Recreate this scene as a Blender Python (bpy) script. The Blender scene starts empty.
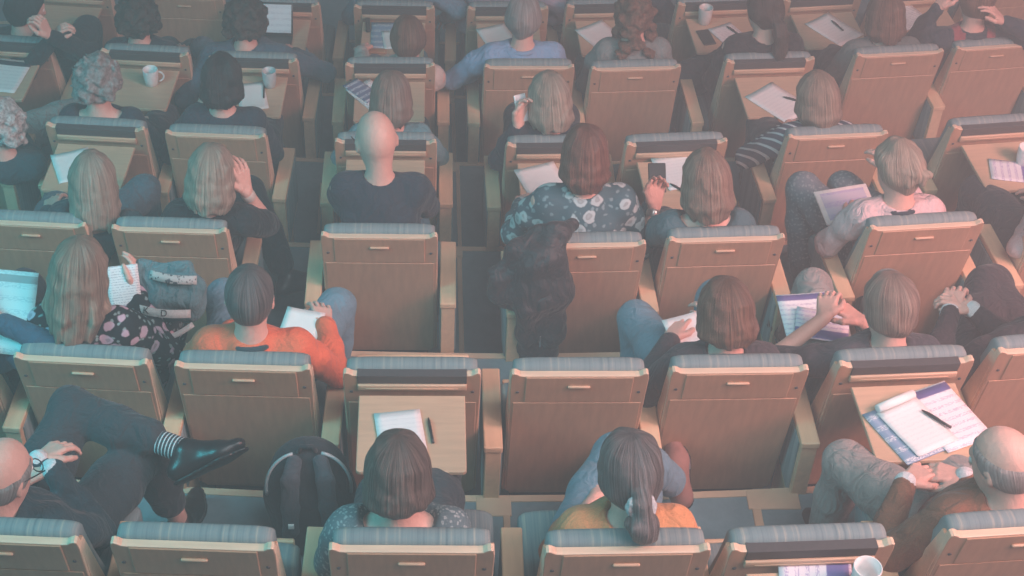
import bpy, bmesh, math, random
import numpy as np
from mathutils import Vector, Matrix
random.seed(7); np.random.seed(7)
S = bpy.context.scene
R = math.radians

# ------------------------------------------------------------------ camera, world, lights, exposure
FPX, PPX, PPY, PITCH = 1627.0, 420.0, 288.0, R(43.0)
RISE, SHELL_TOP = 0.317, 0.95
CAMZ = 3.7266 + SHELL_TOP
cam_d = bpy.data.cameras.new('camera'); cam = bpy.data.objects.new('camera', cam_d)
S.collection.objects.link(cam); S.camera = cam
cam.location = (0, 0, CAMZ); cam.rotation_euler = (math.pi/2 - PITCH, 0, 0)
cam_d.sensor_width = 36; cam_d.lens = FPX/1024*36; cam_d.shift_x = (512-PPX)/1024.0
cam_d.clip_end = 100

S.view_settings.view_transform = 'Standard'; S.view_settings.look = 'None'
S.view_settings.gamma = 1; S.view_settings.use_curve_mapping = False
S.view_settings.exposure = 0.0

world = bpy.data.worlds.new('added haze'); S.world = world; world.use_nodes = True
wn = world.node_tree; wn.nodes.clear()
wo = wn.nodes.new('ShaderNodeOutputWorld')
wb = wn.nodes.new('ShaderNodeBackground'); wb.inputs['Color'].default_value = (0.5, 0.5, 0.5, 1); wb.inputs['Strength'].default_value = 0.0
wv = wn.nodes.new('ShaderNodeVolumeScatter'); wv.inputs['Color'].default_value = (1, 1, 1, 1)  # added haze, lifts the blacks and carries the teal and pink wash
wv.inputs['Density'].default_value = 0.04; wv.inputs['Anisotropy'].default_value = 0.0
wn.links.new(wb.outputs[0], wo.inputs['Surface']); wn.links.new(wv.outputs[0], wo.inputs['Volume'])

def area(name, loc, target, size, power, color, sizey=None):
    d = bpy.data.lights.new(name, 'AREA'); d.shape = 'RECTANGLE'; d.size = size; d.size_y = sizey or size
    d.energy = power; d.color = color
    o = bpy.data.objects.new(name, d); S.collection.objects.link(o); o.location = loc
    o.rotation_euler = (Vector(target)-Vector(loc)).to_track_quat('-Z', 'Y').to_euler()
    return o
area('ceiling_lamp_light', (2.4, 1.4, 6.8), (1.0, 5.0, 0), 4.5, 318, (0.90, 1.0, 1.05), 3.5)
l1 = area('added_teal_wash', (-4.4, 2.6, 4.2), (-2.0, 4.6, 0.4), 2.0, 112, (0.08, 0.85, 1.0)); l1.data.spread = R(110)  # added unseen light for the teal half of the colour wash
l2 = area('added_pink_wash', (5.4, 2.2, 4.2), (3.0, 4.8, 0.4), 2.0, 265, (1.0, 0.42, 0.40)); l2.data.spread = R(110)  # added unseen light for the pink half of the colour wash
l3 = area('added_pink_haze_fill', (2.5, 1.4, 3.5), (1.6, 2.4, 2.6), 0.8, 15, (1.0, 0.60, 0.58)); l3.data.spread = R(80)  # added only to brighten the haze on the right in pink
l4 = area('added_teal_haze_fill', (-3.0, 1.5, 3.6), (-0.9, 1.9, 3.1), 1.2, 9, (0.1, 0.8, 1.0)); l4.data.spread = R(80)  # added only to tint the haze on the left teal

# ------------------------------------------------------------------ materials
MATS = {}
def newmat(name):
    m = bpy.data.materials.new(name); m.use_nodes = True; n = m.node_tree
    b = n.nodes['Principled BSDF']; MATS[name] = m
    return m, n, b
def N(n, t, **kw):
    x = n.nodes.new(t)
    for k, v in kw.items():
        if k in x.inputs: x.inputs[k].default_value = v
        else: setattr(x, k, v)
    return x
def coords(n, scale=(1, 1, 1), out='Object'):
    tc = N(n, 'ShaderNodeTexCoord'); mp = N(n, 'ShaderNodeMapping'); mp.inputs['Scale'].default_value = scale
    n.links.new(tc.outputs[out], mp.inputs['Vector']); return mp.outputs['Vector']
def ramp(n, fac, stops, interp='LINEAR'):
    r = N(n, 'ShaderNodeValToRGB'); r.color_ramp.interpolation = interp
    e = r.color_ramp.elements
    while len(e) < len(stops): e.new(0.5)
    for i, (p, c) in enumerate(stops):
        e[i].position = p; e[i].color = (c[0], c[1], c[2], 1)
    n.links.new(fac, r.inputs['Fac']); return r.outputs['Color']
def bump(n, b, fac, strength=.3, dist=.01):
    bp = N(n, 'ShaderNodeBump', Strength=strength, Distance=dist)
    n.links.new(fac, bp.inputs['Height']); n.links.new(bp.outputs['Normal'], b.inputs['Normal'])
def mix(a, k): return tuple(max(0, min(1, x*k)) for x in a)

def wood(name, c, rough=.45, scale=(6, 6, 60), k=.1):
    if name in MATS: return MATS[name]
    m, n, b = newmat(name)
    nz = N(n, 'ShaderNodeTexNoise', Scale=1.0, Detail=6.0, Roughness=.6); n.links.new(coords(n, scale), nz.inputs['Vector'])
    n.links.new(ramp(n, nz.outputs['Fac'], [(.3, mix(c, 1-k)), (.7, mix(c, 1+k))]), b.inputs['Base Color'])
    b.inputs['Roughness'].default_value = rough; bump(n, b, nz.outputs['Fac'], .05, .002)
    return m
def plain(name, c, rough=.6, metal=0, noise=.08, sc=40, bmp=0.0):
    if name in MATS: return MATS[name]
    m, n, b = newmat(name)
    nz = N(n, 'ShaderNodeTexNoise', Scale=sc, Detail=3.0); n.links.new(coords(n), nz.inputs['Vector'])
    n.links.new(ramp(n, nz.outputs['Fac'], [(.3, mix(c, 1-noise)), (.7, mix(c, 1+noise))]), b.inputs['Base Color'])
    b.inputs['Roughness'].default_value = rough; b.inputs['Metallic'].default_value = metal
    if bmp: bump(n, b, nz.outputs['Fac'], bmp, .004)
    return m
def cloth(name, c, fold=.5, noise=.12, rough=.9, sc=14):
    if name in MATS: return MATS[name]
    m, n, b = newmat(name)
    nz = N(n, 'ShaderNodeTexNoise', Scale=sc, Detail=3.0, Distortion=1.2); n.links.new(coords(n, (1, 1, .55)), nz.inputs['Vector'])
    fi = N(n, 'ShaderNodeTexNoise', Scale=260.0, Detail=1.0); n.links.new(coords(n), fi.inputs['Vector'])
    n.links.new(ramp(n, fi.outputs['Fac'], [(.3, mix(c, 1-noise)), (.7, mix(c, 1+noise))]), b.inputs['Base Color'])
    b.inputs['Roughness'].default_value = rough; b.inputs['Sheen Weight'].default_value = .1
    bump(n, b, nz.outputs['Fac'], fold, .05)
    return m
def striped(name, c1, c2, axis, freq, width=.5, rough=.9, warp=0.0):
    if name in MATS: return MATS[name]
    m, n, b = newmat(name)
    w = N(n, 'ShaderNodeTexWave', Scale=freq, Distortion=warp); w.bands_direction = axis
    n.links.new(coords(n), w.inputs['Vector'])
    n.links.new(ramp(n, w.outputs['Fac'], [(max(0, width-.06), c1), (min(1, width+.06), c2)]), b.inputs['Base Color'])
    b.inputs['Roughness'].default_value = rough
    return m
def floral(name, base, flower, leaf, sc=14, big=.32):
    if name in MATS: return MATS[name]
    m, n, b = newmat(name)
    co = coords(n)
    nz = N(n, 'ShaderNodeTexNoise', Scale=25.0, Detail=2.0); n.links.new(co, nz.inputs['Vector'])
    ad = N(n, 'ShaderNodeVectorMath', operation='MULTIPLY_ADD'); n.links.new(nz.outputs['Color'], ad.inputs[0])
    ad.inputs[1].default_value = (.035, .035, .035); n.links.new(co, ad.inputs[2])
    v = N(n, 'ShaderNodeTexVoronoi', Scale=sc); n.links.new(ad.outputs[0], v.inputs['Vector'])
    v2 = N(n, 'ShaderNodeTexVoronoi', Scale=sc*2.3); n.links.new(ad.outputs[0], v2.inputs['Vector'])
    l1 = ramp(n, v2.outputs['Distance'], [(.22, leaf), (.3, base)])
    mx = N(n, 'ShaderNodeMix', data_type='RGBA')
    f = ramp(n, v.outputs['Distance'], [(big, (1, 1, 1)), (big+.05, (0, 0, 0))])
    fl = ramp(n, v.outputs['Distance'], [(.0, flower), (big*.45, mix(flower, .72)), (big*.6, mix(flower, 1.15))])
    n.links.new(f, mx.inputs[0]); n.links.new(l1, mx.inputs[6]); n.links.new(fl, mx.inputs[7])
    n.links.new(mx.outputs[2], b.inputs['Base Color']); b.inputs['Roughness'].default_value = .9
    return m
def hairmat(name, dark, light, rough=.42, sc=9.0):
    if name in MATS: return MATS[name]
    m, n, b = newmat(name)
    at = N(n, 'ShaderNodeAttribute'); at.attribute_name = 'strand'
    nz = N(n, 'ShaderNodeTexNoise', Scale=sc, Detail=5.0, Roughness=.7); n.links.new(at.outputs['Vector'], nz.inputs['Vector'])
    n.links.new(ramp(n, nz.outputs['Fac'], [(.36, dark), (.64, light)]), b.inputs['Base Color'])
    b.inputs['Roughness'].default_value = rough
    b.inputs['Specular IOR Level'].default_value = .45
    bump(n, b, nz.outputs['Fac'], .8, .02)
    return m
def print_mat(name, paper, ink, rows=60.0, band=None):
    """paper sheet with rows of small print (Generated coordinates) and an optional coloured header band"""
    if name in MATS: return MATS[name]
    m, n, b = newmat(name)
    tc = N(n, 'ShaderNodeTexCoord'); sp = N(n, 'ShaderNodeSeparateXYZ'); n.links.new(tc.outputs['Generated'], sp.inputs[0])
    w = N(n, 'ShaderNodeMath', operation='SINE'); mu = N(n, 'ShaderNodeMath', operation='MULTIPLY'); mu.inputs[1].default_value = rows
    n.links.new(sp.outputs['Y'], mu.inputs[0]); n.links.new(mu.outputs[0], w.inputs[0])
    nz = N(n, 'ShaderNodeTexNoise', Scale=20.0, Detail=1.0)
    mp = N(n, 'ShaderNodeMapping'); mp.inputs['Scale'].default_value = (1, 3.5, 1); n.links.new(tc.outputs['Generated'], mp.inputs[0]); n.links.new(mp.outputs[0], nz.inputs['Vector'])
    g = N(n, 'ShaderNodeMath', operation='GREATER_THAN'); g.inputs[1].default_value = .25; n.links.new(w.outputs[0], g.inputs[0])
    g2 = N(n, 'ShaderNodeMath', operation='GREATER_THAN'); g2.inputs[1].default_value = .5; n.links.new(nz.outputs['Fac'], g2.inputs[0])
    an = N(n, 'ShaderNodeMath', operation='MULTIPLY'); n.links.new(g.outputs[0], an.inputs[0]); n.links.new(g2.outputs[0], an.inputs[1])
    mx = N(n, 'ShaderNodeMix', data_type='RGBA'); mx.inputs[6].default_value = (*paper, 1); mx.inputs[7].default_value = (*ink, 1)
    n.links.new(an.outputs[0], mx.inputs[0]); out = mx.outputs[2]
    if band:
        lo, hi, col = band
        a = N(n, 'ShaderNodeMath', operation='GREATER_THAN'); a.inputs[1].default_value = lo; n.links.new(sp.outputs['Y'], a.inputs[0])
        c = N(n, 'ShaderNodeMath', operation='LESS_THAN'); c.inputs[1].default_value = hi; n.links.new(sp.outputs['Y'], c.inputs[0])
        d = N(n, 'ShaderNodeMath', operation='MULTIPLY'); n.links.new(a.outputs[0], d.inputs[0]); n.links.new(c.outputs[0], d.inputs[1])
        m2 = N(n, 'ShaderNodeMix', data_type='RGBA'); m2.inputs[7].default_value = (*col, 1)
        n.links.new(out, m2.inputs[6]); n.links.new(d.outputs[0], m2.inputs[0]); out = m2.outputs[2]
    n.links.new(out, b.inputs['Base Color']); b.inputs['Roughness'].default_value = .7
    return m

WOODC = (.52, .30, .17)
W_BACK = wood('seat back wood', (.47, .275, .175), .5, (50, 50, 5))
W_RIM_LIT = wood('seat rim wood lit', (.70, .52, .38), .4, (4, 40, 40))  # paler copy of the back wood, overhead light put into its colour
W_ARM = wood('armrest wood', (.66, .44, .28), .4, (40, 5, 40))
W_TRAY = wood('tray wood', (.55, .375, .255), .38, (5, 60, 60))
W_HAND = wood('handle wood', (.56, .36, .24), .4, (5, 40, 40))
W_TRIM = wood('nosing wood', (.62, .43, .30), .45, (5, 5, 5))
DARK = plain('dark parts and slot shade', (.065, .062, .064), .7)  # dark screws and pedestal, and the painted shade of the tray slot
CHROME = plain('chrome', (.7, .7, .7), .25, 1.0)
BLACK = plain('black plastic', (.015, .016, .018), .35)
WHITE = plain('white ceramic', (.72, .74, .74), .3)
PAPER = plain('plain paper', (.8, .81, .8), .75, noise=.03)
m, n, b = newmat('seat fabric')
nz = N(n, 'ShaderNodeTexNoise', Scale=1.0, Detail=4.0, Roughness=.75); n.links.new(coords(n, (75, 1.2, 1.2)), nz.inputs['Vector'])
n.links.new(ramp(n, nz.outputs['Fac'], [(.32, (.11, .165, .182)), (.45, (.17, .24, .255)), (.56, (.20, .26, .268)), (.68, (.36, .365, .31))]), b.inputs['Base Color'])
b.inputs['Roughness'].default_value = .95; FABRIC = m
m, n, b = newmat('arm padding fabric')
nz = N(n, 'ShaderNodeTexNoise', Scale=1.0, Detail=4.0, Roughness=.7); n.links.new(coords(n, (2, 60, 1.2)), nz.inputs['Vector'])
n.links.new(ramp(n, nz.outputs['Fac'], [(.35, (.12, .20, .22)), (.65, (.24, .32, .33))]), b.inputs['Base Color'])
b.inputs['Roughness'].default_value = .95; PADDING = m
m, n, b = newmat('carpet')
nz = N(n, 'ShaderNodeTexNoise', Scale=7.0, Detail=8.0, Roughness=.75); n.links.new(coords(n), nz.inputs['Vector'])
n.links.new(ramp(n, nz.outputs['Fac'], [(.3, (.12, .19, .22)), (.7, (.20, .28, .315))]), b.inputs['Base Color'])
b.inputs['Roughness'].default_value = 1.0; bump(n, b, nz.outputs['Fac'], .3, .005); CARPET = m
RISERM = plain('riser face', (.035, .04, .045), .8)

# ------------------------------------------------------------------ object helpers
def link(name, me, mat, parent=None):
    o = bpy.data.objects.new(name, me); S.collection.objects.link(o)
    if mat is not None and len(me.materials) == 0: me.materials.append(mat)
    if parent is not None: o.parent = parent
    return o
def empty(name, M, label, cat, group=None):
    o = bpy.data.objects.new(name, None); S.collection.objects.link(o); o.matrix_world = M
    o.empty_display_size = .1; tag(o, label, cat, group); return o
def tag(o, label, cat, group=None):
    o['label'] = label; o['category'] = cat
    if group: o['group'] = group
    return o
def bm_mesh(bm, name='m', smooth=True):
    me = bpy.data.meshes.new(name); bm.normal_update(); bm.to_mesh(me); bm.free()
    if smooth: me.polygons.foreach_set('use_smooth', [True]*len(me.polygons))
    return me
def box(bm, lo, hi, bev=.004, seg=2, M=None):
    r = bmesh.ops.create_cube(bm, size=1)
    vs = r['verts']
    for v in vs:
        v.co = Vector([lo[i]+(v.co[i]+.5)*(hi[i]-lo[i]) for i in range(3)])
    if bev:
        es = list({e for v in vs for e in v.link_edges})
        rr = bmesh.ops.bevel(bm, geom=es, offset=bev, segments=seg, affect='EDGES', profile=.5)
        vs = list({v for f in rr['faces'] for v in f.verts} | {v for v in vs if v.is_valid})
    if M is not None:
        for v in vs: v.co = M @ v.co
    return vs
def prism(bm, pts, axis, a, b_, bev=.0, M=None):
    """extrude a 2-D outline along an axis (0 x, 1 y, 2 z) from a to b_"""
    def P(p, t):
        q = [0, 0, 0]; o = [i for i in range(3) if i != axis]
        q[o[0]], q[o[1]], q[axis] = p[0], p[1], t; return Vector(q)
    v0 = [bm.verts.new(P(p, a)) for p in pts]; v1 = [bm.verts.new(P(p, b_)) for p in pts]
    fs = [bm.faces.new(v0[::-1]), bm.faces.new(v1)]
    for i in range(len(pts)):
        j = (i+1) % len(pts); fs.append(bm.faces.new([v0[i], v0[j], v1[j], v1[i]]))
    bmesh.ops.recalc_face_normals(bm, faces=fs)
    vs = v0+v1
    if bev:
        es = [e for f in fs[:2] for e in f.edges]
        rr = bmesh.ops.bevel(bm, geom=es, offset=bev, segments=2, affect='EDGES', profile=.5)
        vs = list({v for f in rr['faces'] for v in f.verts} | {v for v in vs if v.is_valid})
    if M is not None:
        for v in vs: v.co = M @ v.co
def flat_shade(me):
    me.polygons.foreach_set('use_smooth', [False]*len(me.polygons)); return me
def lathe(bm, prof, seg=24, M=None):
    rings = []
    for r, z in prof:
        rings.append([bm.verts.new(Vector((r*math.cos(2*math.pi*i/seg), r*math.sin(2*math.pi*i/seg), z))) for i in range(seg)])
    for a, b_ in zip(rings, rings[1:]):
        for i in range(seg):
            j = (i+1) % seg; bm.faces.new([a[i], a[j], b_[j], b_[i]])
    bm.faces.new(rings[0][::-1]); bm.faces.new(rings[-1])
    if M is not None:
        for r in rings:
            for v in r: v.co = M @ v.co
def tube(bm, pts, r, seg=10):
    pts = [Vector(p) for p in pts]; rings = []
    for i, p in enumerate(pts):
        d = (pts[min(i+1, len(pts)-1)]-pts[max(i-1, 0)]).normalized()
        u = d.orthogonal().normalized() if i == 0 else (u - d*u.dot(d)).normalized()
        w = d.cross(u); rr = r[i] if isinstance(r, (list, tuple)) else r
        rings.append([bm.verts.new(p + (u*math.cos(2*math.pi*k/seg)+w*math.sin(2*math.pi*k/seg))*rr) for k in range(seg)])
    for a, b_ in zip(rings, rings[1:]):
        for k in range(seg):
            j = (k+1) % seg; bm.faces.new([a[k], a[j], b_[j], b_[k]])
    bm.faces.new(rings[0][::-1]); bm.faces.new(rings[-1])

# ------------------------------------------------------------------ rows: where each seat stands (found on the plane of that row's seat-back tops)
def ray(px, py):
    u = (px-PPX)/FPX; v = -(py-PPY)/FPX; c, s = math.cos(PITCH), math.sin(PITCH)
    return Vector((u, c+v*s, -s+v*c))
def on_plane(px, py, z):
    d = ray(px, py); return Vector((0, 0, CAMZ)) + d*((z-CAMZ)/d.z)
def floor_z(k): return -(k-1)*RISE
ROWS = {
 1: dict(a=(-88,536,79,542), b=(108,542,276,549), c=(329,549,494,550), d=(546,552,711,549), e=(728,550,899,543), f=(952,536,1110,525)),
 2: dict(z=(-155,343,-16,353), a=(11,356,149,364), b=(173,365,311,369), c=(344,373,480,373), d=(511,373,650,374), e=(673,370,809,370), f=(841,365,974,360), g=(1001,353,1130,342)),
 3: dict(a=(-33,220,89,226), b=(109,228,228,231), c=(319,235,439,236), d=(528,246,648,243), e=(670,240,785,237), f=(873,229,983,222), g=(1046,217,1155,208)),
 4: dict(z=(-115,115,-9,121), a=(42,124,147,130), b=(162,132,268,137), c=(334,141,437,142), d=(505,145,610,144), e=(627,145,728,140), f=(790,137,888,133), g=(951,129,1054,120)),
 5: dict(z=(-41,40,51,46), a=(98,49,190,56), b=(207,58,298,61), c=(344,65,436,65), d=(483,66,576,67), e=(590,69,683,66), f=(726,61,816,59), g=(858,55,944,51), h=(957,49,1043,42)),
 6: dict(a=(28,-12,112,-6), b=(140,-5,226,-2), c=(237,2,321,5), d=(353,6,435,8), e=(468,8,548,8), f=(566,6,648,4), g=(678,4,758,1), h=(785,0,861,-4), i=(878,-5,955,-10), j=(972,-11,1050,-18)),
}
SEAT = {}
def seat_matrix(k, q):
    z = floor_z(k)+SHELL_TOP
    A, B = on_plane(q[0], q[1], z), on_plane(q[2], q[3], z)
    c = (A+B)/2; raw = math.atan2(B.y-A.y, B.x-A.x); lin = R(2.4)*(c.x-.2)
    yaw = .5*max(R(-6), min(R(6), raw)) + .5*lin
    return Matrix.Translation((c.x, c.y, floor_z(k)-.014)) @ Matrix.Rotation(yaw, 4, 'Z')
for k, row in ROWS.items():
    for key, q in row.items(): SEAT[f'{k}{key}'] = seat_matrix(k, q)
ROWFIT = {}
for k in ROWS:
    P = [SEAT[f'{k}{j}'].translation for j in ROWS[k]]
    ROWFIT[k] = np.polyfit([p.x for p in P], [p.y for p in P], 2)
ROWFIT[7] = ROWFIT[6] + np.array([0, 0, 1.04]); ROWFIT[0] = ROWFIT[1] - np.array([0, 0, 1.0])
def row_y(k, x): return float(np.polyval(ROWFIT[k], max(-2.6, min(3.6, x))))
TRAYS = set('1e 2c 2f 4a 4c 4d 4e 4g 5z 5a 5b 5c 5f 6a 6c 6d 6e 6f 6g 6h 6i'.split())
TIPS = set('1b 1e 2c 2d 4e'.split())

# ------------------------------------------------------------------ the stepped floor
XS = [-3.6+.3*i for i in range(28)]
def slab(bm, pf, pb, z0, z1):
    g = []
    for x in XS:
        g.append([bm.verts.new((x, pf(x), z0)), bm.verts.new((x, pb(x), z0)), bm.verts.new((x, pb(x), z1)), bm.verts.new((x, pf(x), z1))])
    for a, c in zip(g, g[1:]):
        for i in range(4):
            j = (i+1) % 4; bm.faces.new([a[i], a[j], c[j], c[i]])
    bm.faces.new(g[0]); bm.faces.new(g[-1][::-1])
def nose_y(k, x): return row_y(k+1, x) - .03        # front edge of level k, right behind the backs of row k+1
fb = bmesh.new()
for k in range(0, 8):
    z = floor_z(k)
    pb = (lambda x, k=k: nose_y(k-1, x)) if k > 0 else (lambda x: -.6)
    slab(fb, (lambda x, k=k: nose_y(k, x)) if k < 7 else (lambda x: row_y(7, x)+2.2), pb, z-.5, z)
    if k < 7:
        tb = bmesh.new(); slab(tb, lambda x, k=k: nose_y(k, x)+.012, lambda x, k=k: nose_y(k, x)-.018, z-.045, z+.004)
        bmesh.ops.recalc_face_normals(tb, faces=tb.faces); o = link('trim_%d' % (k+1), bm_mesh(tb, 'trim', False), W_TRIM); o['kind'] = 'structure'
bmesh.ops.recalc_face_normals(fb, faces=fb.faces)
o = link('floor', bm_mesh(fb, 'floor', False), CARPET); o['kind'] = 'structure'
tn = 8
def floor_strip(k, x0, x1, ya, yb):
    """a wooden strip let into the carpet of level k: x0..x1, from ya to yb measured back from the level's front edge"""
    global tn
    z = floor_z(k); xm = (x0+x1)/2; y = nose_y(k, xm)
    bm = bmesh.new(); box(bm, (x0, y-yb, z-.02), (x1, y-ya, z+.006), .003)
    o = link('trim_%d' % tn, bm_mesh(bm), W_TRIM); o['kind'] = 'structure'; tn += 1
def X(px, py, k): return on_plane(px, py, floor_z(k)).x
floor_strip(1, X(476,503,1), X(511,503,1), -.005, .085); floor_strip(1, X(503,515,1), X(510,515,1), .08, .9)
floor_strip(1, X(747,500,1), X(799,500,1), -.005, .085); floor_strip(1, X(753,515,1), X(762,515,1), .08, .9)
floor_strip(3, X(452,268,3), X(463,268,3), -.005, .07); floor_strip(3, X(458,300,3), X(463,300,3), .06, .72)
floor_strip(4, X(451,184,4), X(460,184,4), -.005, .07); floor_strip(4, X(457,215,4), X(461,215,4), .06, .72)
floor_strip(5, X(446,120,5), X(455,120,5), -.005, .07); floor_strip(5, X(452,140,5), X(456,140,5), .06, .72)
floor_strip(3, X(304,320,3), X(308,320,3), .2, .62); floor_strip(4, X(318,215,4), X(321,215,4), .2, .62)

# ------------------------------------------------------------------ auditorium seat, built once in its own frame (x across, y to the stage, z up; origin under the back's top edge)
RC = R(9.5)
def lean(z): return (SHELL_TOP-z)*math.tan(RC)         # back face of the shell runs forward as it goes down
ML = Matrix(((1, 0, 0, 0), (0, 1, -math.tan(RC), SHELL_TOP*math.tan(RC)), (0, 0, 1, 0), (0, 0, 0, 1)))   # shear upright pieces onto the leaning back
HW = .24
def shell_outline(top, bot=.17, w=HW, curl=.016):
    pts = [(-w+.03, bot), (w-.03, bot), (w-.012, bot+.03), (w, top-.02), (w-.004, top+curl-.004), (w-.012, top+curl), (w-.022, top+curl-.004), (w-.034, top+.002), (w-.05, top)]
    return pts + [(-x, y) for x, y in pts[:1:-1]]
def mesh_shell(tray):
    bm = bmesh.new()
    prism(bm, shell_outline(SHELL_TOP), 1, 0, .028, .0035, ML)                  # back plate with curled-up corners
    for s in (-1, 1):                                                          # deep wooden sides, wider towards the bottom
        a = [(.012, SHELL_TOP-.01), (.012, .18), (.135, .18), (.125, .45), (.05, SHELL_TOP-.02)]
        prism(bm, a, 0, s*HW-.0 if s < 0 else HW-.02, -HW+.02 if s < 0 else HW, .004, ML)
    return bm_mesh(bm, 'back_shell', False)
def mesh_panel():                      # closed flap, a thin board standing just proud of the plate
    bm = bmesh.new(); box(bm, (-.187, -.0035, .795), (.187, .004, .944), .0025, 1, ML); return bm_mesh(bm, 'flap', False)
def mesh_lower():
    bm = bmesh.new(); box(bm, (-.226, -.0025, .19), (.226, .004, .790), .002, 1, ML); return bm_mesh(bm, 'lower_panel', False)
def mesh_handle():
    bm = bmesh.new(); box(bm, (-.04, -.013, .887), (.04, -.001, .899), .005, 2, ML); return bm_mesh(bm, 'handle')
def mesh_screw():
    bm = bmesh.new()
    lathe(bm, [(.006, 0), (.006, .003), (.003, .004)], 10, ML @ Matrix.Translation((0, .0, .855)) @ Matrix.Rotation(R(90), 4, 'X')); return bm_mesh(bm, 'screw')
def mesh_slot_shade():                      # solid dark block; the shade inside the tray slot is put into its colour
    bm = bmesh.new(); box(bm, (-.19, -.004, .906), (.19, .034, .9525), .001, 1, ML); return bm_mesh(bm, 'slot_shade', False)
def mesh_rail():
    bm = bmesh.new(); box(bm, (-.19, -.012, .872), (.19, .004, .905), .004, 2, ML)
    box(bm, (-.16, -.014, .884), (.16, -.008, .888), .001, 1, ML); return bm_mesh(bm, 'rail')
def mesh_tray():
    bm = bmesh.new()
    o = [(-.185, -.015), (.185, -.015)] + [(.185-.012*(1-math.cos(t))-.0, -.352-.012*math.sin(t)) for t in (0, .8, 1.57)] + [(-.185+.012*(1-math.cos(t)), -.352-.012*math.sin(t)) for t in (1.57, .8, 0)]
    prism(bm, o, 2, .85, .868, .004); return bm_mesh(bm, 'tray', False)
TRAY_Z = .868
def mesh_bracket():
    bm = bmesh.new()
    prism(bm, [(-.02, .851), (-.2, .851), (-.02, .78)], 0, -.05, .05, .002)
    return bm_mesh(bm, 'bracket', False)
def rounded_pad(bm, w, prof, puff=.012, nx=15):
    """cushion: closed profile in y,z swept across x, drawn in and rounded at both ends"""
    cy = sum(p[0] for p in prof)/len(prof); cz = sum(p[1] for p in prof)/len(prof); rings = []
    for i in range(nx):
        t = -1+2*i/(nx-1); x = w*math.sin(t*math.pi/2)
        q = (1-abs(math.sin(t*math.pi/2))**8)**.5 if abs(t) < 1 else 0.0
        k = .86+.14*q
        rings.append([bm.verts.new((x, cy+(y-cy)*k, cz+(z-cz)*k)) for y, z in prof])
    m = len(prof); fs = []
    for a, c in zip(rings, rings[1:]):
        for i in range(m):
            j = (i+1) % m; fs.append(bm.faces.new([a[i], a[j], c[j], c[i]]))
    fs.append(bm.faces.new(rings[0][::-1])); fs.append(bm.faces.new(rings[-1])); bmesh.ops.recalc_face_normals(bm, faces=fs)
def rr(y0, z0, y1, z1, r, n=4):
    o = []
    for cx, cz, a0 in ((y1-r, z0+r, -90), (y1-r, z1-r, 0), (y0+r, z1-r, 90), (y0+r, z0+r, 180)):
        for i in range(n+1):
            a = R(a0+90*i/n); o.append((cx+r*math.cos(a), cz+r*math.sin(a)))
    return o
def mesh_backpad():
    bm = bmesh.new()
    pr = [(.028, .935), (.027, .948), (.034, .960), (.048, .966), (.074, .964), (.089, .955), (.095, .94), (.10, .9), (.115, .75), (.145, .6), (.165, .5), (.13, .5), (.075, .6), (.05, .8), (.04, .93)]
    pr = [(y+lean(z)*(.98 if z < .9 else .3), z) for y, z in pr]
    rounded_pad(bm, HW-.012, pr); return bm_mesh(bm, 'back_cushion')
def mesh_seatpad(tip):
    bm = bmesh.new()
    if tip: pr = [(y, z) for y, z in rr(.22, .30, .31, .62, .035)]
    else: pr = rr(.13, .36, .585, .455, .035)
    rounded_pad(bm, .262, pr); return bm_mesh(bm, 'seat_cushion')
def mesh_pan(tip):
    bm = bmesh.new()
    if tip: box(bm, (-.245, .308, .31), (.245, .326, .60), .006)
    else: box(bm, (-.245, .14, .335), (.245, .57, .362), .006)
    return bm_mesh(bm, 'seat_pan')
def mesh_base():
    bm = bmesh.new(); box(bm, (-.19, .17, .014), (.19, .215, .36), .006); box(bm, (-.2, .12, .014), (.2, .30, .035), .006); return bm_mesh(bm, 'pedestal')
def mesh_arm():
    bm = bmesh.new(); box(bm, (-.034, -.04, .592), (.034, .36, .62), .005)
    box(bm, (-.029, -.034, .27), (.029, .345, .595), .003); box(bm, (-.018, .06, .014), (.018, .22, .3), .003); return bm_mesh(bm, 'armrest', False)
def mesh_armpad():
    bm = bmesh.new()
    for s in (-1, 1): box(bm, (s*.031-.004, -.005, .31), (s*.031+.004, .335, .588), .003)
    return bm_mesh(bm, 'arm_padding', False)
def mesh_pivot():
    bm = bmesh.new(); lathe(bm, [(.008, -.03), (.008, .03)], 12, Matrix.Translation((0, .015, .575)) @ Matrix.Rotation(R(90), 4, 'Y')); return bm_mesh(bm, 'pivot')
ME = dict(shell=mesh_shell(0), flap=mesh_panel(), lower=mesh_lower(), handle=mesh_handle(), screw=mesh_screw(), slot_shade=mesh_slot_shade(), rail=mesh_rail(),
          tray=mesh_tray(), bracket=mesh_bracket(), backpad=mesh_backpad(), pad=mesh_seatpad(0), padtip=mesh_seatpad(1), pan=mesh_pan(0), pantip=mesh_pan(1),
          base=mesh_base(), arm=mesh_arm(), armpad=mesh_armpad(), pivot=mesh_pivot())
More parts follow.
